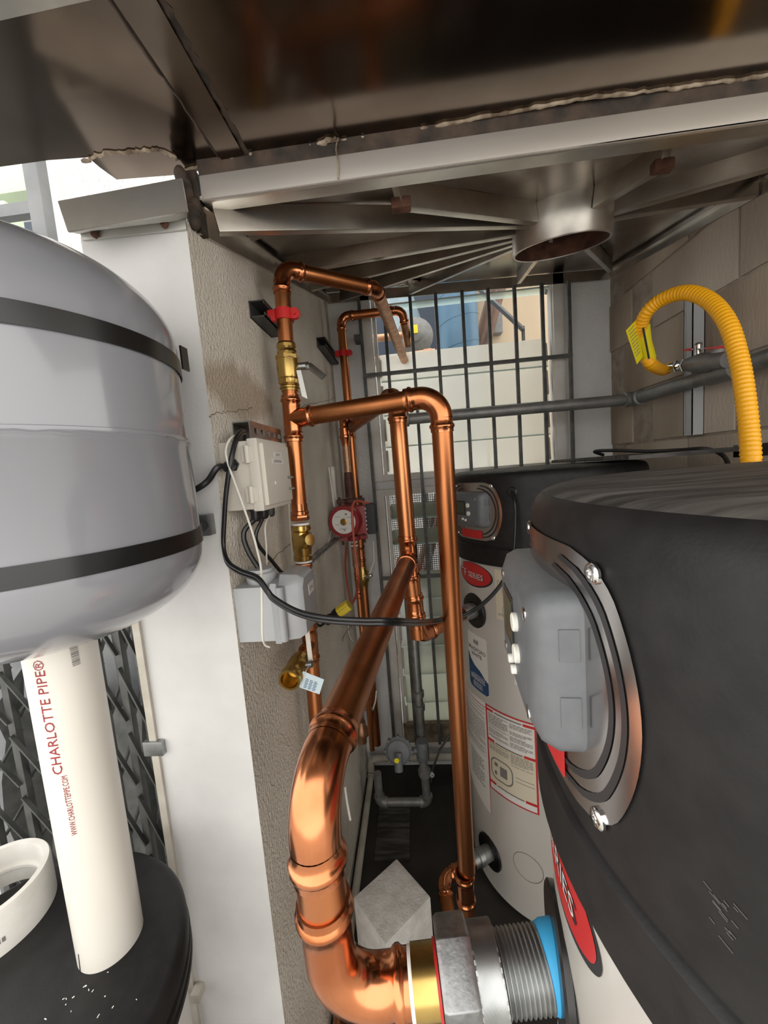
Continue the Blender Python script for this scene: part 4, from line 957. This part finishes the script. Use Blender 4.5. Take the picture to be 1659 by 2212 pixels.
# slotted strut piece over the enclosure
p = onX(503, 915, XL); ss = thing('slotted_bracket', 'short slotted galvanised strut fixed to the wall above the cream enclosure', 'bracket', (XL, p.y, p.z-.02))
zs = onX(520, 917, XL).z; ys0 = onX(500, 915, XL).y; ys1 = ys0+.20
mb = MB().bx((XL, ys0, zs-.003), (XL+.041, ys1, zs)).bx((XL, ys0, zs-.041), (XL+.003, ys1, zs-.003))
mb.bx((XL+.038, ys0, zs-.014), (XL+.041, ys1, zs-.003)).bx((XL+.038, ys0, zs-.041), (XL+.041, ys1, zs-.026))      # face above and below the slots
yy = ys0
for k in range(6):
    y2 = ys0+.020+k*.038 if k < 5 else ys1
    mb.bx((XL+.038, yy, zs-.026), (XL+.041, y2, zs-.014)); yy = y2+.020
obj('channel', mb, 'galv', ss)
# grey outlet box with a weatherproof cover
q0 = onX(503, 1272, XL); gy0 = max(q0.y, .742); gz1 = q0.z; gz0 = onX(516, 1390, XL).z; gx1 = onY(600, 1280, gy0).x
gb = thing('outlet_box', 'grey weatherproof outlet box with bulging hinged cover under the cream enclosure', 'electrical box', (XL, gy0, gz0))
obj('box_body', MB().bx((XL, gy0, gz0), (gx1-.012, gy0+.115, gz1)), 'box_grey', gb, bevel=.003)
obj('cover_frame', MB().bx((gx1-.014, gy0-.006, gz0-.004), (gx1, gy0+.122, gz1+.008)), 'lid_grey', gb, bevel=.003)
cx0, cx1 = gx1, onY(662, 1290, gy0+.03).x; za, zb2 = gz0-.008, onY(640, 1236, gy0+.03).z
poly = [(gy0+.004, za+.006), (gy0+.004, zb2-.02), (gy0+.02, zb2), (gy0+.10, zb2), (gy0+.118, zb2-.02), (gy0+.118, za+.03), (gy0+.10, za)]
mb = MB(); n_ = len(poly); i0 = 0; cyy = gy0+.06; czz = (za+zb2)/2
for x, k in ((cx0, 1.0), (cx0+(cx1-cx0)*.7, .96), (cx1, .84)):
    for y, z in poly: mb.v.append(V((x, cyy+(y-cyy)*k, czz+(z-czz)*k)))
for lv in (0, 1):
    for i in range(n_): mb.addf((lv*n_+i, lv*n_+(i+1) % n_, (lv+1)*n_+(i+1) % n_, (lv+1)*n_+i))
mb.addf([2*n_+i for i in range(n_)]); mb.addf(list(range(n_))[::-1])
cvr = obj('cover', mb, 'lid_grey', gb, bevel=.003)
obj('hinge_rib', MB().cyl((gx1+.006, gy0-.004, za+.01), (gx1+.006, gy0-.004, zb2-.02), .008, 14), 'lid_grey', gb)
lb = obj('label_strip', MB().bx((cx1, gy0+.050, gz1-.038), (cx1+.0008, gy0+.090, gz1-.014)), 'label_white', cvr); mb = MB(); put_text(mb, 'LPV-2', .013, lambda x, y: V((cx1+.0014, gy0+.070+x, gz1-.030+y)), 'CENTER', .9); obj('letters', mb, 'ink', lb)
hub = V((XL+.045, gy0+.045, gz1)); obj('conduit_hub', MB().lathe(hub, (0, 0, 1), [(0, .030), (.006, .032), (.022, .032), (.024, .026), (.030, .026), (.030, .012)], 28), 'box_grey', gb)
# ================================================================== CABLES
def cable(name, label, pts, r, m, cat='cable', n=8, k=8): return one(name, MB().tube(smooth(pts, k), r, n), m, label, cat)
hole = V((.515, 1.60, H-.10))+V((-.372*cos(radians(58)), -.372*sin(radians(58)), 0))
P = [V((xd-.055, yb0+.05, zt+.001)), onY(527, 934, .80), onY(512, 945, .76), onY(500, 990, .735), onY(489, 1060, .73), onY(484, 1130, .728), onY(483, 1180, .725), onY(493, 1216, .71), onY(520, 1236, .69), onY(556, 1250, .67), onY(577, 1276, .66), onY(592, 1294, .655),
     onY(640, 1322, .64), onY(700, 1337, .62), onY(780, 1343, .61), onY(850, 1343, .62), onY(905, 1345, .76), onY(950, 1340, 1.06), onY(1000, 1330, 1.12), onY(1045, 1303, 1.15), onY(1085, 1258, 1.18), onY(1107, 1205, 1.22), onY(1113, 1140, 1.25), onY(1112, 1090, 1.26), hole]
mb = MB(); Q = smooth(P, 8); mb.tube([q+V((0, 0, .0032)) for q in Q], .0041, 10); mb.tube([q-V((0, 0, .0032)) for q in Q], .0041, 10)
one('power_cord', mb, 'cable_black', 'flat black power cord looping from the enclosure over the copper to the rear heater', 'cable')
cable('control_wire', 'thin white wire hanging down past the grey outlet box', [onY(522, 938, .80), onY(500, 945, .75), onY(488, 970, .735), onY(492, 1000, .73), onY(508, 1045, .73), onY(528, 1100, .73), onY(545, 1150, .725), onY(556, 1190, .715), onY(564, 1230, .70), onY(566, 1300, .69), onY(567, 1370, .70), onY(572, 1392, .72), onY(582, 1398, .73)], .0022, 'cable_white')
cable('enclosure_cable', 'thick black cable leaving the side gland of the cream enclosure', [g1+V((-.002, -.02, -.005)), onY(470, 1010, .72), onY(450, 1038, .715), onY(425, 1056, .71), onY(395, 1066, .728)], .0062, 'cable_black')
cable('conduit_cable', 'thick black cable from the enclosure down into the outlet box hub', [V((xd-.05, yb0+.05, zb-.022)), onY(527, 1150, .79), onY(536, 1190, .79), hub+V((0, 0, .02))], .0058, 'cable_black')
cable('sensor_cable', 'black cable running from the enclosure behind the grey cover', [V((xd-.05, yb0+.095, zb-.022)), onY(553, 1165, .84), onY(590, 1215, .88), onY(612, 1240, .90), onY(640, 1262, .94)], .0045, 'cable_black')
cable('drop_wire', 'thin white wire dropping from the grey gland of the enclosure', [V((xd-.05, yb0+.135, zb-.022)), onY(573, 1135, .86), onY(575, 1180, .86), onY(577, 1235, .86), onY(580, 1262, .85)], .0022, 'cable_white')
cable('wall_wire', 'white wire running down the wall beside the copper riser', [onY(624, 1085, 1.04), onY(627, 1140, 1.06), onY(632, 1200, 1.06), onY(634, 1240, 1.06)], .0022, 'cable_white')
pl0, pl1 = onY(702, 1345, 1.35), onY(752, 1308, 1.35)
pg = thing('cord_connector', 'black and yellow cord plug and socket hanging beside the pump line', 'plug', tuple(pl0)); dd = (pl1-pl0); LL = dd.length
obj('plug_body', MB().lathe(pl0, dd, [(0, .008), (.006, .016), (LL*.25, .020), (LL*.32, .017), (LL*.40, .017), (LL*.45, .021), (LL*.6, .022)], 16), 'cable_black', pg)
mb = MB()
for i in range(8):
    t = 2*pi*i/8; a_, b_ = frame(dd); c_ = pl0+dd.normalized()*(LL*.6); mb.cyl(c_+(a_*cos(t)+b_*sin(t))*.012, c_+dd.normalized()*LL*.45+(a_*cos(t)+b_*sin(t))*.012, .009, 10)
mb.cyl(c_, c_+dd.normalized()*LL*.42, .017, 16); obj('socket_body', mb, 'yellow_plug', pg)
cable('plug_lead', 'black lead curving from the cord plug behind the riser', [pl0, onY(690, 1352, 1.33), onY(675, 1338, 1.28), onY(668, 1322, 1.2)], .005, 'cable_black')
obj('power_lead', MB().tube(smooth([V((pc.x+.10, pc.y-.03, pc.z+.068)), onY(772, 1082, 1.66), onY(763, 1090, 1.62), onY(761, 1120, 1.60), onY(766, 1180, 1.60), onY(774, 1240, 1.58), onY(772, 1275, 1.52), onY(763, 1300, 1.42), pl1], 8), .0055, 8), 'cable_red', pu)
cable('pump_return_cord', 'dark cord hanging behind the narrow pump line', [onY(748, 1180, 1.84), onY(746, 1220, 1.86), onY(750, 1260, 1.86), onY(757, 1300, 1.84)], .005, 'cable_red')
cable('loose_wire', 'loose thin green wire ends by the pump line', [onY(762, 1350, 1.72), onY(748, 1365, 1.70), onY(741, 1378, 1.70), onY(740, 1385, 1.70)], .0016, 'galv_dark')
cable('loose_wire', 'loose thin pale wire curling beside the pump line', [onY(752, 1352, 1.72), onY(754, 1370, 1.71), onY(760, 1382, 1.72), onY(764, 1385, 1.75)], .0016, 'cable_white')
cable('tie_string', 'thin pale string hanging from the pump to the wall', [onY(716, 1145, 1.66), onY(704, 1190, 1.55), onY(694, 1240, 1.5), onY(684, 1290, 1.45)], .0011, 'cable_white')
one('conduit_strip', MB().bx((XL, onX(716, 1010, XL).y-.02, onY(718, 1095, 1.82).z), (XL+.014, onX(716, 1010, XL).y+.015, onY(716, 1008, 1.82).z)), 'white_trim', 'white surface conduit strip on the side wall beside the pump', 'conduit', bevel=.002)
cable('conduit_wire', 'thin white wire running down beside the wall conduit strip', [onY(710, 1010, 1.74), onY(716, 1050, 1.72), onY(722, 1095, 1.70)], .003, 'cable_white')
a_, b_ = onX(668, 1218, XL+.012), onX(735, 1160, XL+.03); b_ = onY(728, 1163, 1.72)
one('support_strut', MB().bar(onX(668, 1213, XL+.010), b_, .02, .012), 'galv', 'grey metal stay running from the side wall to the pump', 'bracket')
cable('tag_strip', 'white plastic strip sticking out beside the thick copper elbow', [onY(745, 1700, 1.2), onY(750, 1735, 1.18), onY(757, 1772, 1.16)], .004, 'pvc', 'strip')
cable('heater_lead', 'black lead lying across the top of the rear heater', [V((.72, 1.52, H-.004)), onY(1285, 975, 1.50), onY(1330, 973, 1.46), onY(1400, 975, 1.40), onY(1470, 972, 1.34), onY(1520, 969, 1.28), onY(1550, 977, 1.20), onY(1572, 1000, 1.10), onY(1585, 1080, 1.06), onY(1590, 1200, 1.05)], .006, 'cable_black')
bd = thing('flat_board', 'flat black board lying on the rear heater top against the block wall', 'board', (.8, 1.45, H-.02))
obj('board', MB().bx((.62, 1.16, H-.0225), (.985, 1.78, H-.010)), 'cap_top', bd, bevel=.002)
obj('end_stop', MB().bx((.93, 1.15, H-.040), (.987, 1.20, H-.004)), 'band_black', bd, bevel=.003)
# ================================================================== GAS PIPE AND HOSE
rg_ = .0245; YP = 1.72
G0 = onY(884, 913, YP); G1 = onX(1372, 851, .975); G0.z = (G0.z+G1.z)/2; G1.z = G0.z; YP = G1.y; G0.y = YP; G0.x = onY(861, 913, YP).x
gp = thing('gas_pipe', 'grey painted gas pipe crossing the window and following the block wall', 'pipe', (G1.x, G1.y, G0.z-.03))
G2 = V((G1.x+.012, .72, G1.z)); GD = V((G0.x, YP, H-1.15))
obj('pipe', MB().cyl(G0+V((.02, 0, 0)), G1-V((.03, 0, 0)), rg_, 24), 'iron_pipe', gp)
def gelbow(c, d1, d2, r, par):
    mb = MB().tube(arc(V(c), V(d1).normalized(), V(d2).normalized(), r*1.3, 8), r*1.22, 20); c = V(c)
    for d in (d1, d2): mb.lathe(c+V(d).normalized()*r*1.2, d, [(0, r*1.32), (r*.7, r*1.32), (r*.8, r*1.1)], 20)
    obj('elbow', mb, 'iron_pipe', par)
gelbow(G1, (-1, 0, 0), (0, -1, 0), rg_, gp); gelbow(G0, (1, 0, 0), (0, 0, -1), rg_, gp)
obj('pipe', MB().cyl(G1-V((0, .03, 0)), G2, rg_, 24), 'iron_pipe', gp)
vz = onY(900, 1505, YP).z; v1 = onY(905, 1585, YP).z
obj('pipe', MB().cyl(G0-V((0, 0, .02)), V((G0.x+.0, YP, v1)), rg_*.86, 24), 'galv', gp)
for z in (vz, vz-.07): obj('collar', MB().lathe(V((G0.x, YP, z)), (0, 0, 1), [(0, rg_*.9), (.004, rg_*1.15), (.03, rg_*1.15), (.034, rg_*.9)], 20), 'galv', gp)
# branch valve for the yellow hose
T0 = V((G1.x+.004, onX(1560, 800, G1.x).y, G1.z))
obj('branch_tee', MB().cyl(T0+V((0, -.05, 0)), T0+V((0, .05, 0)), rg_*1.3, 20).cyl(T0, T0+V((-.02, 0, .075)), rg_*1.15, 20), 'iron_pipe', gp)
hv0 = onX(1448, 793, G1.x-.045); hv1 = onX(1560, 778, G1.x-.03)
gv = thing('gas_valve', 'grey gas ball valve with red tipped levers on the block wall pipe', 'valve', tuple(hv1)); dx = (hv0-hv1).normalized(); LV = (hv0-hv1).length
obj('valve_body', MB().lathe(hv1-dx*.02, dx, [(0, .024), (LV*.25, .024), (LV*.3, .030), (LV*.5, .030), (LV*.62, .024), (LV*.7, .022), (LV*.72, .018)], 24), 'iron_pipe', gv)
mb = MB(); hexprof(mb, hv1+dx*LV*.60, dx, .022, .02); hexprof(mb, hv1+dx*LV*.78, dx, .02, .016); mb.cyl(hv1+dx*LV*.6, hv0, .014, 16); obj('hose_nut', mb, 'chrome', gv)
st0 = hv1.lerp(hv0, .42)+V((0, 0, .025)); obj('stem', MB().cyl(st0, st0+V((0, 0, .032)), .010, 12).sphere(st0+V((0, 0, .034)), .011, 12, 6, (1, 1, .6)), 'chrome', gv)
for s, q in ((1, onX(1482, 756, G1.x-.045)), (-1, onX(1557, 750, G1.x-.045))):
    a_ = st0+V((0, 0, .02)); obj('lever', MB().bar(a_, a_.lerp(q, .5), .014, .004), 'galv', gv); obj('lever_grip', MB().bar(a_.lerp(q, .45), q, .018, .007), 'red_clamp', gv, bevel=.002)
HP = [hv0, onX(1434, 800, .925), onY(1408, 788, 1.30), onY(1392, 760, 1.28), onY(1384, 715, 1.24), onY(1396, 676, 1.20), onY(1430, 647, 1.16), onY(1480, 632, 1.10), onY(1530, 648, 1.04), onY(1570, 695, .98), onY(1595, 770, .94), onY(1609, 850, .91), onY(1618, 930, .89), onY(1622, 1000, .87), onY(1624, 1110, .86), onY(1600, 1250, .84)]
hs = thing('gas_hose', 'yellow corrugated flexible gas hose arching above the near heater', 'hose', tuple(onY(1622, 1000, .87)))
Q = smooth(HP, 10); tot = [0]
for a_, b_ in zip(Q, Q[1:]): tot.append(tot[-1]+(b_-a_).length)
step = .0025; S = []; j = 0; d_ = 0
while d_ < tot[-1]:
    while tot[j+1] < d_: j += 1
    S.append(Q[j].lerp(Q[j+1], (d_-tot[j])/(tot[j+1]-tot[j]))); d_ += step
i1 = int(.06/step)
obj('corrugated_tube', MB().tube(S, .0175, 16, rf=lambda i: .0165 if i < i1 else (.0185 if (i//2) % 2 else .0168)), 'yellow_hose', hs, angle=60)
# yellow warning label wrapped on the hose
yt = thing('hose_label', 'yellow printed warning label wrapped round the hose end with a loose flap', 'label', tuple(onY(1380, 735, 1.25)))
sA, sB = onY(1386, 702, 1.235), onY(1401, 776, 1.285); dy_ = (sB-sA); 
obj('wrap', MB().tube([sA, sA.lerp(sB, .5)+V((-.004, 0, 0)), sB], .0205, 24, caps=False), 'yellow_tag', yt)
fl_ = [onY(1375, 690, 1.22), onY(1352, 714, 1.21), onY(1376, 787, 1.25), onY(1389, 770, 1.26)]
fp_ = obj('flap', MB().prism(fl_, (0, .0012, 0)), 'yellow_tag', yt)
q0, q1 = onY(1389, 708, 1.205), onY(1402, 775, 1.252); obj('black_line', MB().bar(q0, q1, .006, .0008, up=(0, -1, 0)), 'ink', yt)
mb = MB()
for i in range(9):
    t = .08+.09*i; a_ = fl_[1].lerp(fl_[2], t).lerp(fl_[0].lerp(fl_[3], t), .15); b_ = fl_[1].lerp(fl_[2], t).lerp(fl_[0].lerp(fl_[3], t), .75); mb.bar(a_+V((0, -.0006, 0)), b_+V((0, -.0006, 0)), .002, .0004, up=(0, -1, 0))
obj('print', mb, 'ink_grey', fp_)
# wall strut behind the gas pipe
p = onX(1500, 650, XR); q = onX(1500, 940, XR)
ws = thing('wall_strut', 'vertical light grey strut channel on the block wall behind the gas valve', 'strut', (XR, p.y, q.z)); y0 = p.y-.03
mb = MB().bx((XR-.041, y0-.022, q.z), (XR-.038, y0+.010, p.z)).bx((XR-.041, y0-.022, q.z), (XR, y0-.019, p.z)).bx((XR-.041, y0+.019, q.z), (XR, y0+.022, p.z)).bx((XR-.003, y0-.022, q.z), (XR, y0+.022, p.z))
mb.bx((XR-.041, y0+.013, q.z), (XR-.038, y0+.022, p.z)); obj('channel', mb, 'box_grey', ws)
# regulator group at the foot of the window
YR = 1.86
zf = lambda py: onY(905, py, YP).z
rp = thing('gas_train', 'grey gas pipe train with drip leg low in the back corner', 'pipe', (G0.x, YP, 0))
gx = G0.x
hexm = MB(); hexm.lathe((gx, YP, zf(1600)), (0, 0, -1), [(0, .028), (.03, .032), (.09, .032), (.1, .026)], 20); obj('valve_block', hexm, 'regulator_grey', rp)
obj('pipe', MB().cyl((gx, YP, zf(1640)), (gx+.005, YP, zf(1720)), .020, 20), 'iron_pipe', rp)
obj('union_nut', MB().lathe((gx+.003, YP, zf(1660)), (0, 0, -1), [(0, .026), (.004, .032), (.035, .032), (.04, .024)], 8), 'iron_pipe', rp)
e0 = V((gx+.008, YP, zf(1732))); e1 = onY(820, 1728, YP); e1.z = e0.z; e2 = e1+V((0, .0, .16))
gelbow(e0, (0, 0, 1), (-1, 0, 0), .020, rp); gelbow(e1, (1, 0, 0), (0, .1, 1), .020, rp)
obj('pipe', MB().cyl(e0-V((.02, 0, 0)), e1+V((.02, 0, 0)), .020, 20), 'iron_pipe', rp); obj('pipe', MB().cyl(e1+V((0, 0, .02)), e2, .020, 20), 'iron_pipe', rp)
rcn = onY(861, 1622, 1.74); rf_ = V((-.05, -1, .25)).normalized()
rgt = thing('gas_regulator', 'round grey gas regulator with yellow disc on its cap', 'regulator', tuple(rcn))
obj('diaphragm_case', MB().lathe(rcn-rf_*-.02, -rf_, [(0, .02), (.004, .052), (.014, .060), (.016, .066), (.024, .066), (.026, .060), (.045, .045), (.05, .02)], 40), 'regulator_grey', rgt)
for i in range(8):
    a_, b_ = frame(rf_); t = 2*pi*i/8; c_ = rcn+rf_*.0+(a_*cos(t)+b_*sin(t))*.066; obj('case_bolt', MB().cyl(c_-rf_*.014, c_+rf_*.010, .007, 8), 'regulator_grey', rgt)
sp_ = V((0, -.55, -1)).normalized(); obj('spring_tube', MB().lathe(rcn+rf_*.018, sp_, [(0, .020), (.075, .020), (.08, .017)], 20), 'regulator_grey', rgt)
yq = onY(857, 1643, 1.66); obj('yellow_disc', MB().lathe(yq, (0, -1, .1), [(0, .012), (.002, .012)], 16), 'yellow_tag', rgt)
obj('side_arm', MB().cyl(rcn+V((.03, .02, -.02)), V((gx-.01, YP, rcn.z-.02)), .016, 14), 'regulator_grey', rgt)
one('vent_tube', MB().tube([onY(990, 1560, 1.9), onY(950, 1620, 1.88), onY(935, 1660, 1.86), onY(930, 1690, 1.85)], .006, 8), 'galv_dark', 'thin grey tube slanting down to the gas train', 'tube')
nut_ = onY(932, 1672, 1.70); one('flare_nut', MB().lathe(nut_, (.3, -1, .3), [(0, .012), (.012, .012), (.012, .006), (.004, .005)], 6), 'galv', 'open flare nut hanging beside the gas train', 'nut')
# white pipes along the floor
wp = thing('floor_pipe', 'grimy white pipe running along the floor by the side and back walls', 'pipe', (XL+.03, 1.2, 0))
z_ = .028; k0 = V((XL+.030, .75, z_)); k1 = V((XL+.030, 2.03, z_)); k2 = V((.75, 2.03, z_))
obj('pipe', MB().cyl(k0, k1-V((0, .02, 0)), .016, 16), 'pvc_old', wp); obj('pipe', MB().cyl(k1+V((.02, 0, .09)), k2+V((0, 0, .09)), .019, 16), 'pvc_old', wp)
obj('elbow', MB().tube([k1-V((0, .03, 0)), k1, k1+V((0, 0, .05)), k1+V((.01, 0, .085)), k1+V((.04, 0, .09))], .021, 16), 'pvc_old', wp)
# concrete block
tc = onZ(846, 1938, .36); Rz = Matrix.Rotation(radians(43), 3, 'Z')
cblk = MB().box((tc.x, tc.y, .18), (.19, .17, .36), Rz)
one('concrete_block', cblk, 'concrete', 'pale concrete block standing on the dark floor', 'concrete block', bevel=.006)
p = onZ(850, 1790, .01); one('slate_tile', MB().box((p.x, p.y, .006), (.16, .30, .012)), 'cap_top', 'dark grey tile lying on the dark floor behind the block', 'tile', bevel=.002)
# ================================================================== SCISSOR GATE AND WHAT LIES OUTSIDE
YGt = .80
sg = thing('scissor_gate', 'galvanised folding scissor gate beside the white pier', 'gate', (-.75, YGt, 0))
xs = [-.612, -.652, -.700, -.76, -.83, -.91, -1.0, -1.1]
for x in xs: obj('upright', MB().bx((x-.009, YGt-.006, .02), (x+.009, YGt+.010, H+.15)), 'galv_dark', sg, bevel=.002)
for xa, xb_ in zip(xs, xs[1:]):
    z = .1
    while z < H-.05:
        dzz = .13; obj('link', MB().bar((xa, YGt-.010, z), (xb_, YGt-.010, z+dzz), .004, .010, up=(0, -1, 0)), 'galv_dark', sg)
        obj('link', MB().bar((xa, YGt+.014, z+dzz), (xb_, YGt+.014, z), .004, .010, up=(0, -1, 0)), 'galv_dark', sg); z += .16
p = onY(342, 1614, .735); obj('keeper', MB().bx((p.x-.03, .728, p.z-.016), (p.x+.014, .740, p.z+.016)), 'galv', sg, bevel=.002)
one('rusty_angle', MB().bx((-.606, .733, .0), (-.590, .745, H+.1)), 'pvc_old', 'pale rust spotted metal edge strip on the corner of the white pier', 'metal strip')
mb = MB().bx((-1.9, 1.35, -.05), (-.596, 1.42, H+.05)); struct('wall_side_room', mb, 'regulator_grey')
tp = MB(); rnd = random.Random(8); gtab = [rnd.uniform(-1, 1) for _ in range(40)]
tp.grid(lambda u, v: (-1.5+u*.62, 1.18+.05*gtab[int(u*14)]+.02*gtab[int(u*14+v*7) % 40]-.05*(1-v), .02+v*(1.05+.08*gtab[int(u*14+5) % 40])), 14, 8)
one('grey_tarpaulin', tp, 'galv_dark', 'crumpled dark grey sheet hanging behind the scissor gate', 'tarpaulin', angle=60)
# bright stucco wall beyond the pier and the timber-like frame in front of it
ow = onY(135, 430, 1.9)
struct('wall_outer', MB().bx((ow.x, 1.9, -.05), (-.40, 2.0, 3.9)), 'stucco_bright')
tr_ = onY(118, 430, 1.5); struct('trim_1', MB().bx((tr_.x-.025, 1.49, -.05), (tr_.x+.025, 1.53, 3.4)), 'white_paint', bevel=.003)
po = onY(86, 430, 1.25)
pst = thing('gate_post', 'slim grey steel post outside left of the pier', 'post', (po.x, 1.25, 0))
obj('post', MB().bx((po.x-.024, 1.23, -.05), (po.x+.024, 1.27, 3.2)), 'post_grey', pst, bevel=.003)
for y in (455,): z = onY(60, y, 1.25).z; obj('rail', MB().bx((-2.4, 1.235, z-.018), (po.x, 1.265, z+.018)), 'post_grey', pst)
a_ = onY(40, 400, 2.2); one('green_beam', MB().bx((-3.2, 2.15, a_.z-.07), (a_.x+.13, 2.3, a_.z+.07)), 'pale_green', 'pale green horizontal duct outside beyond the grey post', 'duct', bevel=.01)
a_ = onY(10, 440, 2.1); one('green_leg', MB().bx((a_.x-.12, 2.1, -.05), (a_.x+.0, 2.2, a_.z+.02)), 'pale_green', 'pale green upright leg outside under the green duct', 'duct', bevel=.01)
a_ = onY(60, 430, 3.2); one('dark_shed', MB().bx((-4.6, 3.1, -.05), (a_.x+.25, 3.6, a_.z+.9)), 'navy', 'dark shed front standing behind the green duct', 'shed')
a_ = onY(70, 450, 2.4); one('white_rail', MB().bx((-3.2, 2.42, a_.z-.03), (a_.x+.3, 2.46, a_.z+.03)), 'white_paint', 'white horizontal rail outside behind the post', 'rail')
# behind the louvres
bq0, bq1 = onY(945, 700, 2.85), onY(1032, 700, 2.85); bc = (bq0+bq1)/2; brd = (bq1-bq0).length/2
bp_ = thing('blue_pipe', 'large blue wrapped vertical pipe outside the louvred window', 'pipe', (bc.x, 2.85, -.05))
obj('pipe', MB().cyl((bc.x, 2.85, -.05), (bc.x, 2.85, 4.2), brd, 36), 'blue_insul', bp_)
mb = MB(); mb.tube([V((bc.x+(brd+.001)*cos(t), 2.85+(brd+.001)*sin(t), 1.2+t*.028)) for t in [i*pi/12 for i in range(24*14)]], .0022, 5); obj('wrap_seam', mb, 'blue_insul', bp_)
q0, q1 = onY(845, 590, 3.0), onY(905, 770, 3.0)
one('pale_blue_pipe', MB().cyl(q0+(q0-q1)*1.2, q1+(q1-q0)*.4, .10, 24), 'pale_blue', 'slanting pale blue wrapped pipe outside behind the grey meter', 'pipe')
m0 = onY(896, 726, 2.6); mt = thing('gas_meter', 'round grey gas meter outside seen through the louvres', 'meter', tuple(m0))
obj('case', MB().lathe(m0+V((0, .05, 0)), (0, -1, 0), [(0, .06), (.005, .105), (.03, .112), (.036, .118), (.05, .118), (.055, .105), (.075, .07), (.08, .05), (.095, .045), (.1, .03)], 40), 'meter_grey', mt)
obj('inlet_pipe', MB().cyl((m0.x, m0.y+.03, -.05), (m0.x, m0.y+.03, m0.z-.05), .022, 14), 'meter_grey', mt)
obj('yellow_label', MB().bx((m0.x-.02, m0.y-.056, m0.z), (m0.x+.02, m0.y-.05, m0.z+.05)), 'yellow_tag', mt)
q = onY(845, 735, 2.7); one('outside_copper_pipe', MB().tube(rpath([V((q.x-.2, 2.5, -.05)), V((q.x-.2, 2.5, onY(840, 728, 2.5).z)), V((onY(870, 728, 2.5).x, 2.5, onY(840, 728, 2.5).z))], .03, 5), .022, 14) if True else MB().cyl((q.x-.2, 2.5, onY(840, 728, 2.5).z), (onY(870, 728, 2.5).x, 2.5, onY(840, 728, 2.5).z), .022, 16), 'copper_dull', 'short copper pipe outside the louvres leading to the meter', 'copper pipe')
z_ = onY(850, 775, 2.45).z; one('outside_valve_pipe', MB().tube(rpath([V((q.x-.3, 2.45, -.05)), V((q.x-.3, 2.45, z_)), V((onY(940, 765, 2.45).x, 2.45, z_+.02))], .03, 5), .016, 14).lathe((onY(915, 765, 2.45).x, 2.45, z_+.01), (1, 0, 0), [(0, .03), (.05, .03)], 8), 'copper_dull', 'copper pipe with a brass coupling outside below the meter', 'copper pipe')
bw = onY(1045, 700, 3.3); one('beige_cabinet', MB().bx((bw.x, 3.3, -.05), (bw.x+1.6, 3.6, H+1.85)), 'beige_wall', 'tall beige timber wall outside to the right of the blue pipe', 'outside wall')
struct('wall_far', MB().bx((-.385, 3.75, -.05), (bw.x+.1, 3.85, H+1.9)), 'navy')
for k_, (xa, ya, xb2, yb2) in enumerate(((1100, 560, 1035, 800), (1080, 560, 1028, 760))):
    Yk = (3.06, 3.16)[k_]; p0_, p1_ = onY(xa, ya, Yk), onY(xb2, yb2, Yk); tt = (p1_.z+.05)/(p0_.z-p1_.z); one('rusty_pipe', MB().cyl(p0_+(p0_-p1_)*.6, p1_+(p1_-p0_)*tt, .032, 14), 'brown_pipe', ('rust brown slanting pipe outside right next to the blue pipe', 'rust brown slanting pipe outside further from the blue pipe')[1-k_], 'pipe')
p0_, p1_ = onY(1010, 600, 2.64), onY(1130, 712, 2.64)
ab = thing('angle_bracket', 'grey diagonal steel bracket outside crossing the rusty pipes', 'bracket', tuple(p1_)); obj('diagonal', MB().bar(p0_+(p0_-p1_)*.5, p1_, .012, .05, up=(0, -1, 0)), 'post_grey', ab)
obj('hook', MB().bx((p1_.x-.008, 2.63, p1_.z-.10), (p1_.x+.008, 2.65, p1_.z+.02)), 'galv_dark', ab)
jb = onY(1068, 700, 3.26); one('outside_box', MB().bx((jb.x-.055, 3.22, jb.z-.08), (jb.x+.055, 3.30, jb.z+.08)), 'meter_grey', 'small grey junction box outside behind the diagonal bracket', 'electrical box', bevel=.005)
one('low_white_wall', MB().bx((-.38, 3.34, -.05), (bw.x-.005, 3.42, onY(1000, 772, 3.34).z)), 'stucco_bright', 'low white wall outside behind the frosted louvre blades', 'outside wall')

# ================================================================== SMALL MARKS
rnd = random.Random(31); mb = MB(); f = cyl_fn(RC, 0, H); TH0 = 27.3
for i in range(16):
    x = radians(TH0+rnd.uniform(0, 2.2))*RC; z = -.226-rnd.uniform(0, .028); L2 = rnd.uniform(.002, .008)
    mb.tube([f(x, z, .0003), f(x+L2*.9, z-L2*.35, .0003)], .00022, 5)
sc = obj('scuff_marks', mb, 'scuff', near, local=True); sc['kind'] = 'stuff'
wl = bpy.data.objects['wall_left']; mb = MB(); rnd = random.Random(12)
for pts in ([(452, 900), (470, 893), (500, 888), (545, 882)], [(640, 884), (668, 873), (690, 870), (722, 860)], [(640, 1165), (600, 1198), (575, 1222)]):
    Q = smooth([onX(x, y, XL+.0002) for x, y in pts], 8); mb.tube([q+V((0, rnd.uniform(-.002, .002), rnd.uniform(-.003, .003))) for q in Q], .0011, 5)
cr_ = obj('crack', mb, 'grime', wl); cr_['kind'] = 'stuff'
p = [onY(x, y, .768) for x, y in ((728, 305), (726, 325), (731, 350), (730, 386))]
obj('sealant_drip', MB().tube(smooth(p, 5), .0016, 6), 'caulk', pan)
for o in bpy.data.objects:
    if o.name.split('.')[0] in ('print', 'small_print', 'drawing', 'stamp', 'barcode'): o['kind'] = 'stuff'
